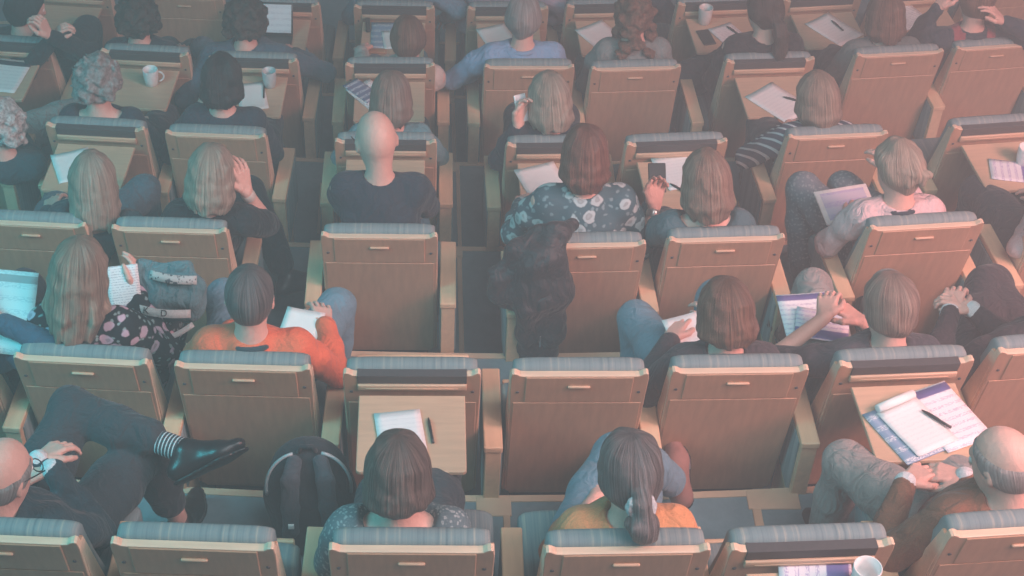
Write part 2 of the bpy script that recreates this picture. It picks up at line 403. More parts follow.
# top, corners and sides take the paler wood; top light is painted in
ME['shell'].materials.append(W_BACK); ME['shell'].materials.append(W_RIM_LIT)
for p in ME['shell'].polygons:
    zs = [ME['shell'].vertices[v].co.z for v in p.vertices]
    if min(zs) > SHELL_TOP-.012 or (abs(p.normal.x) > .7): p.material_index = 1
def build_seat(key, label, tray, tip, arms):
    root = empty('auditorium_seat', SEAT[key], label, 'seat', 'auditorium seats')
    sh = link('back_shell', ME['shell'], None, root)
    for s in (-1, 1): link('screw', ME['screw'], DARK, sh).location.x = s*.212
    link('lower_panel', ME['lower'], W_BACK, root)
    if tray:
        link('slot_shade_block', ME['slot_shade'], DARK, root); link('hinge_rail', ME['rail'], W_TRAY, root)
        t = link('tray_table', ME['tray'], W_TRAY, root); t['label'] = 'lowered wooden writing tray'; link('bracket', ME['bracket'], W_BACK, t)
    else:
        f = link('tray_flap', ME['flap'], W_BACK, root); link('handle', ME['handle'], W_HAND, f)
    link('back_cushion', ME['backpad'], FABRIC, root)
    sc = link('seat_cushion', ME['padtip' if tip else 'pad'], FABRIC, root); link('seat_pan', ME['pantip' if tip else 'pan'], W_ARM, sc)
    if key == '2c': sc.location.z = .13; sc.scale.x = .84
    link('pedestal', ME['base'], DARK, root)
    for ax in arms:
        a = link('armrest', ME['arm'], W_ARM, root); a.location.x = ax
        link('arm_padding', ME['armpad'], PADDING, a); link('pivot', ME['pivot'], CHROME, a)
    return root

# ------------------------------------------------------------------ smooth solids: round cones and ellipsoids blended on a grid, then skinned
V = lambda *a: np.array(a, float)
def unit(v): return v/max(1e-9, np.linalg.norm(v))
class Solid:
    def __init__(s, h): s.h = h; s.ops = []
    def cone(s, a, b, ra, rb, k=.02, sq=None): s.ops.append(('c', V(*a), V(*b), ra, rb, k, sq)); return s
    def chain(s, pts, rs, k=.02, sq=None):
        for i in range(len(pts)-1): s.cone(pts[i], pts[i+1], rs[i], rs[i+1], k, sq)
        return s
    def ell(s, c, r, k=.02, M=None, cut=False): s.ops.append(('e', V(*c), V(*r), M if M is not None else np.eye(3), k, cut)); return s
    def half(s, n, c, near=None, k=.01): s.ops.append(('h', unit(V(*n)), c, near, k)); return s      # keep n.p < c
    def noise(s, amp, fr): s.ops.append(('n', amp, fr)); return s
    def mesh(s, attr=None):
        los, his = [], []
        for o in s.ops:
            if o[0] == 'c':
                r = max(o[3], o[4]); los.append(np.minimum(o[1], o[2])-r); his.append(np.maximum(o[1], o[2])+r)
            elif o[0] == 'e' and not o[5]: r = max(o[2]); los.append(o[1]-r); his.append(o[1]+r)
        lo = np.min(los, 0)-3*s.h; hi = np.max(his, 0)+3*s.h
        nn = np.ceil((hi-lo)/s.h).astype(int)+1
        ax = [lo[i]+s.h*np.arange(nn[i]) for i in range(3)]
        F = np.full(nn, .12)
        for o in s.ops:
            if o[0] == 'c':
                _, a, b, ra, rb, k, sq = o; m = max(ra, rb)+max(.03, 2*k)
                l, u = np.minimum(a, b)-m, np.maximum(a, b)+m
            elif o[0] == 'e': _, c, r, M, k, cut = o; m = max(r)+max(.03, 2*k); l, u = c-m, c+m
            else: l, u = lo, hi
            i0 = np.clip(np.floor((l-lo)/s.h).astype(int), 0, nn); i1 = np.clip(np.ceil((u-lo)/s.h).astype(int)+1, 0, nn)
            if (i1 <= i0).any(): continue
            sl = tuple(slice(i0[i], i1[i]) for i in range(3))
            P = np.stack(np.meshgrid(*[ax[i][sl[i]] for i in range(3)], indexing='ij'), -1)
            G = F[sl]
            if o[0] == 'c':
                d = b-a; L = max(1e-9, d@d); t = np.clip(((P-a)@d)/L, 0, 1)
                q = P-a-t[..., None]*d
                if sq is not None:
                    n, f = sq; qn = q@n; q = q+(qn*(f-1))[..., None]*n
                D = np.sqrt((q*q).sum(-1))-(ra+(rb-ra)*t)
                if sq is not None: D = D/max(1, sq[1]**.5)
            elif o[0] == 'e':
                q = (P-c)@M; e = np.sqrt(((q/r)**2).sum(-1)); D = (e-1)*min(r)
                if cut:
                    D = -D; h = np.clip(.5-.5*(G-D)/k, 0, 1); F[sl] = G*(1-h)+D*h+k*h*(1-h); continue
            elif o[0] == 'h':
                D = P@o[1]-o[2]
                k = o[4]; h = np.clip(.5-.5*(G-D)/k, 0, 1); F[sl] = G*(1-h)+D*h+k*h*(1-h); continue
            else:
                f = o[2]; x, y, z = P[..., 0]*f, P[..., 1]*f, P[..., 2]*f
                F[sl] = G+o[1]*(np.sin(x+1.7*np.sin(y*.9))*np.sin(y+1.3*np.sin(z*1.1))+np.sin(z+1.5*np.sin(x*.8)))*.6; continue
            h = np.clip(.5+.5*(D-G)/k, 0, 1); F[sl] = D*(1-h)+G*h-k*h*(1-h)
        return nets(F, lo, s.h)
CORN = np.array([(i, j, k) for i in (0, 1) for j in (0, 1) for k in (0, 1)])
def nets(F, lo, h):
    F[0], F[-1] = .05, .05; F[:, 0], F[:, -1] = .05, .05; F[:, :, 0], F[:, :, -1] = .05, .05
    I = F < 0; n = np.array(F.shape)
    cnt = sum(I[c[0]:n[0]-1+c[0], c[1]:n[1]-1+c[1], c[2]:n[2]-1+c[2]].astype(np.int8) for c in CORN)
    cells = np.argwhere((cnt > 0) & (cnt < 8))
    fv = np.stack([F[tuple((cells+c).T)] for c in CORN], 1)
    acc = np.zeros((len(cells), 3)); num = np.zeros(len(cells))
    for a in range(8):
        for b in range(a+1, 8):
            if abs(CORN[a]-CORN[b]).sum() != 1: continue
            fa, fb = fv[:, a], fv[:, b]; m = (fa < 0) != (fb < 0)
            t = np.where(m, fa/np.where(m, fa-fb, 1), 0)
            acc += m[:, None]*(CORN[a]+t[:, None]*(CORN[b]-CORN[a])); num += m
    verts = lo+h*(cells+acc/num[:, None])
    idx = np.full(n-1, -1, np.int64); idx[tuple(cells.T)] = np.arange(len(cells))
    quads = []
    for ax in range(3):
        o = [i for i in range(3) if i != ax]
        if ax == 1: o = o[::-1]
        A = np.moveaxis(I, ax, 0); sg = (A[:-1] != A[1:])
        e = np.argwhere(np.moveaxis(sg, 0, ax)); e = e[(e[:, o[0]] > 0) & (e[:, o[1]] > 0)]
        u, v = np.zeros(3, int), np.zeros(3, int); u[o[0]] = 1; v[o[1]] = 1
        q = np.stack([idx[tuple((e-u-v).T)], idx[tuple((e-v).T)], idx[tuple(e.T)], idx[tuple((e-u).T)]], 1)
        ins = I[tuple(e.T)]; q[~ins] = q[~ins][:, ::-1]; quads.append(q)
    q = np.concatenate(quads); return verts, q[(q >= 0).all(1)]
def to_mesh(parts, name, strand=None):
    vs, qs, off = [], [], 0
    for v, q in parts: vs.append(v); qs.append(q+off); off += len(v)
    v, q = np.concatenate(vs), np.concatenate(qs)
    me = bpy.data.meshes.new(name); me.vertices.add(len(v)); me.vertices.foreach_set('co', v.astype(np.float32).ravel())
    me.loops.add(len(q)*4); me.loops.foreach_set('vertex_index', q.astype(np.int32).ravel())
    me.polygons.add(len(q)); me.polygons.foreach_set('loop_start', np.arange(0, len(q)*4, 4, dtype=np.int32))
    me.polygons.foreach_set('use_smooth', np.ones(len(q), bool)); me.update(calc_edges=True)
    if strand is not None:
        a = me.attributes.new('strand', 'FLOAT_VECTOR', 'POINT'); a.data.foreach_set('vector', strand(v).astype(np.float32).ravel())
    return me

# ------------------------------------------------------------------ people
SKIN = {}
def skin(name, c):
    m = cloth('skin '+name, c, .12, .05, .55, 30); m.node_tree.nodes['Principled BSDF'].inputs['Subsurface Weight'].default_value = .0; return m
SK_PALE, SK_PINK, SK_TAN = skin('pale', (.62, .43, .36)), skin('pink', (.66, .40, .33)), skin('tan', (.50, .32, .25))
EYE = plain('eye white', (.75, .75, .72), .2); LIP = plain('lip', (.45, .2, .18), .5)
def ik(a, t, l1, l2, pole):
    d = t-a; L = np.linalg.norm(d); u = d/L; L = min(L, .995*(l1+l2)); t = a+u*L
    x = (l1*l1-l2*l2+L*L)/(2*L); hh = math.sqrt(max(0, l1*l1-x*x)); p = pole-u*(pole@u)
    return a+u*x+unit(p)*hh, t
def rotm(ax, ang):
    return np.array(Matrix.Rotation(ang, 3, Vector(ax)))
def hand(wrist, d, n, side, curl, sc=1.0, el=None):
    """palm, four bent fingers of unequal length and a thumb off the side of the palm; d fingers, n palm normal"""
    d = unit(d); n = unit(n-d*(n@d)); s = np.cross(d, n)*side; g = Solid(.0042*sc)
    if el is not None: g.cone(wrist-unit(wrist-el)*.05, wrist, .027*sc, .024*sc, .012)
    kn = []
    for i in range(4):
        b = wrist+d*(.088-.004*abs(i-1.2))*sc+s*(.031-.0205*i)*sc-n*.002; kn.append(b)
        g.cone(wrist+d*.012+s*(.015-.01*i)*sc, b, .0155*sc, .0105*sc, .012)
    for i, L in enumerate((.072, .081, .076, .060)):
        p = kn[i]; dd = d+s*(.10-.065*i); ang = 0; L *= sc
        for j, (f, cc) in enumerate(((.45, .55), (.31, .9), (.24, .7))):
            ang += curl*cc*(1+.07*i); q = p+(unit(dd)*math.cos(ang)+n*math.sin(ang))*L*f
            g.cone(p, q, (.0092-.0009*j)*sc, (.0086-.0011*j)*sc, .003); p = q
    b = wrist+d*.025*sc+s*.026*sc; c = b+(unit(d*.75+s*.65+n*.25))*.042*sc; e = c+unit(d*.9+s*(.25-.3*curl)+n*(.2+.35*curl))*.030*sc; f = e+unit(d*.9-s*.3*curl+n*(.2+.5*curl))*.024*sc
    g.chain([b, c, e, f], [.0165*sc, .0115*sc, .0098*sc, .0078*sc], .007)
    return g.mesh()
def HM(yaw, nod, tilt=0):
    """head frame: columns are right, forward, up"""
    return rotm((0, 0, 1), R(yaw)) @ rotm((1, 0, 0), R(-nod)) @ rotm((0, 1, 0), R(tilt))
LOOKC = {}
def person(seat, head, label, z=1.11, yaw=0, nod=18, tilt=0, hair=('short', 'brown'), top=None, bottom=None, shoe=None, sk=None, sw=.165, g=1.0,
           ty=0, sleeve='long', LH=None, RH=None, LP=None, RP=None, lk=None, rk=None, la=None, ra=None, curl=.45, neck='crew', collar=None, hd=1.0, hip=(0, .34), res=None, LN=None, RN=None, LD=None, RD=None, LE=None, RE=None, vest=None, hem=.86, LF=None, RF=None, fl=.035, grp='seated audience', longtop=False, cuff=None, ymin=.20, hands=True):
    M = SEAT[seat]; inv = M.inverted(); k = int(seat[0]); fine = k <= 2
    h = res or (.010 if k <= 2 else .012 if k == 3 else .015)
    def px(t):           # (px, py, z) -> local; plain 3-vectors flagged 'l' stay local
        if t is None: return None
        if t[0] == 'l': return V(*t[1:])
        p = inv @ on_plane(t[0], t[1], floor_z(k)+t[2]); return V(*p)
    root = empty('person', M, label, 'person', grp)
    sk = sk or SK_PINK; top = top or cloth('navy cloth', (.02, .03, .05)); bottom = bottom or cloth('dark trousers', (.03, .035, .045)); shoe = shoe or plain('black leather', (.015, .015, .017), .35)
    Hc = px((head[0], head[1], z))
    while Hc[1] < ymin and z > .98: z -= .01; Hc = px((head[0], head[1], z))
    A = HM(yaw, nod, tilt); hp = lambda x, y, zz: Hc+A@V(x, y, zz)*hd
    sw *= .93; T = rotm((0, 0, 1), R(ty)); pel = V(hip[0], hip[1], .555)
    nb = Hc+.5*(A@V(0, -.02, -.165)*hd)+.5*V(0, -.045, -.16)*hd
    ch = pel+(nb-pel)*.62+T@V(0, -.025, 0); mid = pel+(nb-pel)*.3+V(0, -.02, 0)
    fw = T@V(0, 1, 0); rt = T@V(1, 0, 0)
    shL, shR = nb-rt*sw+V(0, 0, -.05)+fw*.01, nb+rt*sw+V(0, 0, -.05)+fw*.01
    LH = px(LH) if LH else V(-.09, .50, .60); RH = px(RH) if RH else V(.09, .50, .60)
    l1, l2 = .285, .265
    LP = V(*LP) if LP else V(-.5, -.2, -.8); RP = V(*RP) if RP else V(.5, -.2, -.8)
    eL, wL = ik(shL, LH, l1, l2, LP); eR, wR = ik(shR, RH, l1, l2, RP)
    if LE: eL, wL = px(LE), LH
    if RE: eR, wR = px(RE), RH
    hL, hR = pel+V(-.09, .02, -.02), pel+V(.09, .02, -.02)
    under = any(t_ in TRAYS and int(t_[0]) == k+1 and abs((inv @ SEAT[t_].translation).x) < .42 for t_ in SEAT)
    kz = .455 if under else .55
    kL, kR = (px(lk) if lk else V(-.12, .77, kz)), (px(rk) if rk else V(.12, .77, kz))
    aL, aR = (px(la) if la else kL+V(0, .03, -.45)), (px(ra) if ra else kR+V(0, .03, -.45))
    def kn(hp_, kk, aa):
        kk = hp_+unit(kk-hp_)*min(.45, max(.40, np.linalg.norm(kk-hp_))); return kk, kk+unit(aa-kk)*.43
    kL, aL = kn(hL, kL, aL); kR, aR = kn(hR, kR, aR)
    # ---- body
    b = Solid(h)
    sqf = (fw, 1.45)
    b.cone(pel, mid, .115*g, .11*g, .04, (fw, 1.3)).cone(mid, ch, .11*g, .125*g, .04, sqf).cone(ch, nb+V(0, 0, -.04), .115*g, .075, .05, sqf)
    b.cone(shL, shR, .045, .045, .05).chain([nb+V(0, 0, -.02), hp(0, -.018, -.075)], [.058, .052], .03)
    for s_, e_, w_ in ((shL, eL, wL), (shR, eR, wR)): b.chain([s_, e_, w_], [.046, .036, .026], .02)
    for s_, k_, a_ in ((hL, kL, aL), (hR, kR, aR)): b.chain([s_, k_, a_], [.075, .05, .034], .02)
    Rm = A
    b.ell(hp(0, -.008, .012), V(.077, .098, .104)*hd, .02, Rm).ell(hp(0, .03, -.05), V(.06, .068, .072)*hd, .03, Rm).cone(hp(0, .055, -.085), hp(0, .075, -.1), .03*hd, .022*hd, .02)
    b.cone(hp(0, .092, .005), hp(0, .116, -.03), .009, .0135, .012).cone(hp(-.03, .083, .028), hp(.03, .083, .028), .012, .012, .015)
    b.cone(hp(-.018, .092, -.064), hp(.018, .092, -.064), .007, .007, .006)
    for s in (-1, 1):
        b.ell(hp(s*.08, -.004, -.012), V(.011, .021, .032), .008, Rm).ell(hp(s*.085, .004, -.012), V(.006, .01, .016), .006, Rm, True)
    parts = [b.mesh()]
    if hands:
        for side, e_, w_, N_, D_ in ((-1, eL, wL, LN, LD), (1, eR, wR, RN, RD)):
            d = unit(w_-e_); d = unit(V(*D_)) if D_ else unit(d+V(0, .15, -.1)); n = V(*N_) if N_ else V(-side*.35, .1, -1)
            parts.append(hand(w_, d, n, side*1.0, curl, 1.0 if fine else 1.05, e_))
    bo = link('body', to_mesh(parts, 'body'), sk, root)
    for s in (-1, 1):
        if 'eye' not in LOOKC:
            bm = bmesh.new(); bmesh.ops.create_uvsphere(bm, u_segments=10, v_segments=8, radius=.012); LOOKC['eye'] = bm_mesh(bm, 'eye')
        link('eye', LOOKC['eye'], EYE, root).location = hp(s*.031, .0835, .004)
    # ---- top
    t = Solid(h); e = .012
    if sleeve == 'long': r0, r1, r2, f_ = .066, .052, .040, .96
    else: r0, r1, r2, f_ = .066, .056, .05, .0
    t.cone(pel+V(0, 0, -.02), mid, .147*g, .14*g, .04, (fw, 1.25)).cone(mid, ch, .14*g, .155*g, .05, (fw, 1.4)).cone(ch, nb+V(0, .0, -.055), .145*g, .09, .06, (fw, 1.4))
    t.cone(shL+rt*.03, shR-rt*.03, .064, .064, .05).cone(nb+V(0, -.005, -.05), nb+V(0, 0, -.012), .088, .066 if neck != 'wide' else .05, .04)
    for s_, e_, w_ in ((shL, eL, wL), (shR, eR, wR)):
        t.chain([s_+(nb-s_)*.12, s_+(e_-s_)*.35], [r0, r0-.004], .04)
        if sleeve == 'long': t.chain([s_+(e_-s_)*.35, e_, e_+(w_-e_)*.5, e_+(w_-e_)*f_], [r0-.004, r1, .046, r2], .022)
        elif sleeve == 'half': t.chain([s_+(e_-s_)*.35, s_+(e_-s_)*.85], [r0-.004, .057], .02)
    if longtop:
        for s_, k_ in ((hL, kL), (hR, kR)): t.chain([s_+V(0, 0, .02), s_+(k_-s_)*.8], [.115, .10], .05)
    t.noise(.006 if fine else .007, 26)
    nr = {'crew': (.066, .045), 'wide': (.115, .075), 'v': (.072, .07), 'high': (.058, .012)}[neck]
    t.ell(nb+V(0, .015, .03), V(nr[0], nr[0]*1.1, nr[1]), .012, None, True)
    link('top', to_mesh([t.mesh()], 'top'), top, root)
    if collar:
        c = Solid(.008); q = nb+V(0, -.004, -.002); pts = [q+T@V(.066*math.cos(a), .06*math.sin(a), .012*math.sin(a)*-1) for a in np.linspace(R(-215), R(35), 12)]
        c.chain(pts, [.013]*12, .006); link('collar', to_mesh([c.mesh()], 'collar'), collar, root)
    if cuff:
        for e_, w_ in ((eL, wL), (eR, wR)):
            c = Solid(.006); d = unit(w_-e_); c.cone(w_-d*.018, w_+d*.002, .036, .035, .005); link('cuff', to_mesh([c.mesh()], 'cuff'), cuff, root)
    if vest:
        c = Solid(h); c.cone(pel+V(0, 0, -.02), mid, .153*g, .146*g, .04, (fw, 1.25)).cone(mid, ch, .146*g, .161*g, .05, (fw, 1.4)).cone(ch, nb+V(0, 0, -.055), .151*g, .095, .06, (fw, 1.4)).cone(shL+rt*.06, shR-rt*.06, .071, .071, .05).noise(.006, 26).ell(nb+V(0, .015, .03), V(.068, .075, .05), .012, None, True)
        link('vest', to_mesh([c.mesh()], 'vest'), vest, root)
    # ---- trousers and shoes
    l = Solid(h)
    l.cone(pel+V(-.04, 0, 0), pel+V(.04, 0, 0), .115, .115, .05)
    for s_, k_, a_ in ((hL, kL, aL), (hR, kR, aR)): l.chain([s_, s_+(k_-s_)*.55, k_, k_+(a_-k_)*.45, k_+(a_-k_)*hem], [.104, .092, .073, .068, .062], .03)
    l.noise(.005, 24); link('trousers', to_mesh([l.mesh()], 'trousers'), bottom, root)
    for side, k_, a_ in ((-1, kL, aL), (1, kR, aR)):
        sh = Solid(.008 if fine else .012); d = unit(a_-k_)
        f = unit(V(side*.12, 1, 0)-d*(V(side*.12, 1, 0)@d)) if abs(d[2]) > .6 else unit(d*.65+V(.1, .45, .35))
        F_ = LF if side < 0 else RF
        if F_: f = unit(V(*F_))
        up = unit(-d+f*(d@f)); d = -up; s = np.cross(f, up); hl = a_+d*.05-f*.04; ball = a_+d*.065+f*.11; toe = a_+d*.062+f*.17
        sh.chain([a_+d*.005, hl], [.042, .036], .03).chain([hl, ball, toe], [.035, .042, .030], .03, (up, 1.35)).chain([a_+d*.01+f*.01, a_+d*.045+f*.1], [.04, .03], .03)
        sh.half(d, (a_+d*.092)@d)
        so = link('shoe', to_mesh([sh.mesh()], 'shoe'), shoe, root)
        if fine:
            q = Solid(.008); q.chain([a_+d*.088-f*.045, a_+d*.088+f*.11, a_+d*.088+f*.175], [.034, .042, .03], .02, (up, 4.0)); link('sole', to_mesh([q.mesh()], 'sole'), BLACK, so)
    # ---- hair
    st, mat = hair[0], HAIR[hair[1]]; L = (hair[2] if len(hair) > 2 else .17)*(.66 if hair[0] in ('bob', 'long', 'wavy') else 1)
    if st != 'none':
        q = Solid(.0075 if k <= 3 else .0095); th = {'buzz': .007, 'fringe': .006}.get(st, .017)
        cap = V(.079+th, .100+th, .107+th)*hd
        q.ell(hp(0, -.010, .013), cap, .01, Rm)
        pl = A@unit(V(0, .8, -.6)); q.half(pl, pl@hp(0, 0, 0)+(.022 if st not in ('long', 'bob', 'curly') else .03), None, .012)
        if st == 'fringe':
            u = A@unit(V(0, -.42, 1)); q.half(u, u@hp(0, 0, fl), None, .015)
        rng = np.random.RandomState(hash(label) % 1000 if False else sum(map(ord, label)) % 9999)
        if st in ('bob', 'long', 'wavy'):
            nC = 30 if st == 'bob' else 38; amax = 128
            for i in range(nC):
                a = R(-90)+R(amax)*(-1+2*(i+.5)/nC); rr_ = 1.0+.06*rng.randn()*.5
                x, y = math.cos(a), math.sin(a)
                p0 = hp(.070*x, -.008+.090*y, .045); p1 = hp(.080*x*rr_, -.012+.098*y*rr_, -.03); wv_ = .012*rng.randn() if st == 'wavy' else .004*rng.randn()
                Le = L*(1+.07*rng.randn()) if y < .25 else L*(.9+.08*rng.randn())
                down = A@V(0, 0, -1) if st == 'bob' else unit(A@V(0, -.25, -1)*.55+V(0, -.12, -1)*.45)
                m1 = p1+down*max(.0, Le-.03)*.55+A@V(.006*x+wv_, .004*y-wv_*.5, 0)
                fl = (.004 if st == 'bob' else .0); p2 = p1+down*max(.01, Le-.03)+A@V(fl*x-wv_*.7-(.02*x if st == 'bob' else 0), fl*y+(.012 if st == 'bob' and y < 0 else 0), 0)
                q.chain([p0, p1, m1, p2], [.019, .018, .016, .008 if st != 'bob' else .011], .012)
        if st == 'curly':
            for i in range(L and int(46)):
                a = R(-90)+R(125)*rng.uniform(-1, 1); zz = rng.uniform(-(L-.02), .08); x, y = math.cos(a), math.sin(a); fr = 1.0 if zz < .02 else math.sqrt(max(.1, 1-(zz/.13)**2))
                q.ell(hp(.092*x*fr, -.012+.108*y*fr, zz), V(1, 1, 1)*rng.uniform(.022, .032), .008)
            q.noise(.010, 95)
        if st == 'pony':
            q.chain([hp(0, -.105, -.015), hp(.0, -.135, -.05), hp(.005, -.135, -.11), hp(.008, -.12, -.11-L*.55), hp(.01, -.105, -.11-L)], [.028, .030, .040, .036, .012], .012)
            for i in range(9):
                q.chain([hp(.0, -.125, -.05), hp(.02*rng.randn(), -.14+.012*rng.randn(), -.11), hp(.022*rng.randn(), -.12+.01*rng.randn(), -.11-L*rng.uniform(.8, 1.15))], [.014, .016, .006], .008)
        if st == 'updo':
            for i in range(11):
                a = rng.uniform(0, 6.28); r = rng.uniform(.01, .035); q.ell(hp(r*math.cos(a)+.01, -.115+.012*rng.randn(), -.015+r*math.sin(a)), V(.022, .018, .018), .006)
            q.chain([hp(-.06, -.085, .02), hp(-.01, -.13, .005), hp(.05, -.105, -.035)], [.013, .016, .012], .006).chain([hp(.06, -.085, .03), hp(.02, -.132, -.01), hp(-.03, -.11, -.05)], [.012, .015, .01], .006)
        if st in ('short', 'pony', 'updo', 'fringe', 'buzz'):
            q.noise(.0055 if st not in ('buzz', 'fringe') else .002, 48)
        elif st != 'curly': q.noise(.003, 80)
        c0 = hp(0, -.03, .03); Ai = A.copy()
        def strand(v, c0=c0, Ai=Ai, st=st):
            p = (v-c0)@Ai; az = np.arctan2(p[:, 0], -p[:, 1]); r = np.sqrt(p[:, 0]**2+p[:, 1]**2); el = p[:, 2]*.45
            if st == 'curly': return p*7
            return np.stack([np.cos(az)*1.6, np.sin(az)*1.6, el-r*.6], 1)
        ho = link('hair', to_mesh([q.mesh()], 'hair', strand), mat, root)
    return dict(root=root, wL=wL, wR=wR, Hc=Hc, hp=hp, A=A, aL=aL, aR=aR, kL=kL, kR=kR, nb=nb, M=M, inv=inv, px=px, eL=eL, eR=eR)
HAIR = {n_: hairmat('hair '+n_, a, c) for n_, a, c in (
    ('black', (.010, .010, .012), (.035, .033, .034)), ('dark', (.022, .016, .014), (.075, .055, .045)), ('darkgrey', (.05, .048, .048), (.20, .19, .19)),
    ('ash', (.055, .042, .038), (.20, .155, .135)), ('brown', (.075, .038, .026), (.23, .125, .085)), ('auburn', (.085, .032, .024), (.26, .115, .08)), ('greybrown', (.12, .085, .068), (.34, .26, .215)),
    ('blonde', (.20, .165, .13), (.48, .41, .33)), ('darkblonde', (.15, .11, .085), (.40, .31, .24)), ('streak', (.15, .085, .065), (.36, .25, .19)), ('grey', (.17, .165, .16), (.40, .39, .38)),
    ('white', (.22, .22, .22), (.75, .75, .73)))}

# ------------------------------------------------------------------ who sits where
WHO = {
 '1a': 'bald man in a dark suit showing a striped sock', '1c': 'woman with a straight brown bob and grey-blue knit top', '1d': 'woman with scrunchie ponytail and orange top',
 '1f': 'grey-haired man in a brown cardigan', '2z': 'person in blue holding up a large printed sheet', '2a': 'woman with long wavy hair and black floral dress',
 '2b': 'man with cropped grey hair and orange sweater', '2e': 'person with short brown hair and blue jeans', '2f': 'man with short grey-brown hair and dark polo shirt',
 '2g': 'person in a black suit with clasped hands', '3a': 'blonde woman in a dark teal top behind an open tray', '3b': 'grey-blonde woman propping her head on her hand',
 '3c': 'bald man in a navy shirt', '3d': 'woman with auburn bob and teal paisley blouse', '3e': 'woman with streaked brown hair holding a black phone',
 '3f': 'woman with blonde updo and pale pink cardigan', '3g': 'person in a pale sleeve cut off by the right edge', '4z': 'person with white curly hair', '4a': 'person with grey hair held by a clip',
 '4b': 'person with a dark smooth bob', '4c': 'person with a grey-brown bob in front of the bald man', '4d': 'person with long blonde hair and navy top',
 '4f': 'blonde person in a navy striped top', '5z': 'dark-haired man resting his hand at his mouth', '5a': 'dark-haired person in front of the mug on the left tray',
 '5b': 'person in a navy sweater beside the laptop', '5c': 'brown-haired person in a pale top writing on a tray', '5d': 'grey-haired man in a light blue shirt',
 '5e': 'person with long curly brown hair', '5f': 'person with a dark ponytail and black jacket', '5g': 'person with red-brown hair and grey-green jacket',
 '5h': 'person in a maroon vest with navy sleeves', '6d': 'person in a grey-blue shirt at the top edge', '6e': 'person in a mauve shirt at the top edge', '6f': 'person in a navy jacket at the top edge',
}
C = cloth
NAVY, BLK, DTEAL = C('navy', (.016, .028, .045)), C('black cloth', (.010, .012, .016)), C('dark teal', (.018, .05, .065))
JEANS, GREYTR, DKTR = C('jeans', (.13, .24, .31)), C('grey trousers', (.27, .26, .25), .7), C('charcoal trousers', (.03, .045, .055))
KNIT = floral('grey blue knit', (.10, .16, .18), (.28, .34, .35), (.17, .23, .25), 70, .3)
ORANGE, SALMON = C('orange cotton', (.62, .27, .12)), C('orange sweater', (.72, .155, .075), .4)
SUIT = C('dark suit', (.018, .045, .06), .6); BROWN = C('brown cardigan', (.19, .085, .05), .6, .2)
PAISLEY = floral('teal paisley', (.05, .115, .14), (.36, .44, .45), (.17, .27, .30), 14, .36); FLOWERS = floral('black floral', (.008, .012, .018), (.46, .36, .44), (.24, .35, .35), 15, .33)
PINKC = C('pale pink cardigan', (.60, .46, .47), .6); PALE = C('pale shirt', (.55, .50, .46)); LBLUE = C('light blue shirt', (.20, .33, .50)); GGREEN = C('grey green jacket', (.10, .135, .135))
STRIPE = striped('navy stripes', (.035, .06, .10), (.55, .58, .60), 'DIAGONAL', 11.0, .8); MAROON = C('maroon vest', (.24, .045, .06)); GBLUE = C('grey blue shirt', (.12, .20, .27)); MAUVE = C('mauve shirt', (.30, .26, .33))
CHARC = C('charcoal jacket', (.045, .042, .05)); TEALTOP = C('teal top', (.10, .24, .28)); POLO = C('dark polo', (.045, .05, .062)); WHITEC = C('white cotton', (.62, .66, .68)); SUITBLK = C('black suit', (.028, .024, .03), .5)
BLUEJ = C('blue jumper', (.02, .09, .15)); DPAT = floral('navy pattern trousers', (.12, .16, .19), (.24, .27, .28), (.17, .2, .22), 60, .3)
SNEAK = plain('brown suede shoe', (.26, .13, .11), .8)
P = {}
def L(s, extra=''): return (WHO[s]+extra)
def add(s, head, **kw):
    lab = kw.pop('label', None) or WHO[s]; P[s] = person(s, head, lab, **kw)
LT = lambda *a: ('l',)+a
add('1a', (2, 474), z=1.12, yaw=-28, nod=24, hair=('fringe', 'grey'), top=SUIT, bottom=DKTR, sw=.185, g=1.12, LH=(38, 461, .80), RH=(52, 470, .80), curl=.6, lk=(72, 408, .66), la=(196, 455, .64), hem=.68, rk=(136, 458, .54), ra=LT(.34, .75, .08), collar=WHITEC, cuff=WHITEC, RD=(-.9, .25, -.1), LD=(.5, .7, -.1))
add('1c', (398, 473), z=1.12, nod=22, hair=('bob', 'ash', .125), top=KNIT, bottom=DKTR, neck='wide', sw=.18, hip=(-.04, .34), sleeve='half', LP=(-.2, .2, -1), RP=(.2, .2, -1), LH=LT(-.09, .42, .56), RH=LT(.09, .42, .56), lk=LT(-.08, .74, .45), rk=LT(.08, .74, .45))
add('1d', (630, 472), z=1.11, yaw=6, nod=28, hair=('pony', 'darkgrey', .05), top=ORANGE, bottom=JEANS, sw=.17, sleeve='half', neck='v', lk=(612, 462, .53), rk=(630, 452, .50), ra=(684, 490, .08), shoe=SNEAK, LH=LT(-.02, .48, .62), RH=LT(.06, .5, .62))
add('1f', (1003, 462), z=1.14, yaw=34, nod=26, hair=('fringe', 'grey'), fl=.055, top=BROWN, bottom=GREYTR, sw=.19, g=1.15, LH=(905, 483, .72), RH=(965, 478, .72), lk=(846, 462, .45), rk=LT(.08, .74, .44), curl=.7, LD=(.8, .5, 0), RD=(-.9, .35, .0), cuff=WHITEC)
add('2z', (-42, 300), z=1.12, nod=20, hair=('short', 'brown'), top=BLUEJ, RH=(2, 322, .98), LH=(-50, 330, .95), RP=(.9, -.1, -.7))
add('2a', (80, 272), z=1.12, yaw=-14, nod=24, hair=('wavy', 'darkblonde', .34), top=FLOWERS, bottom=FLOWERS, sw=.17, longtop=True, LH=LT(.06, .46, .78), RH=(135, 292, .80), RN=(-.9, .2, .2), RD=(0, .6, .8), curl=.5, lk=(110, 318, .57), rk=(160, 312, .57))
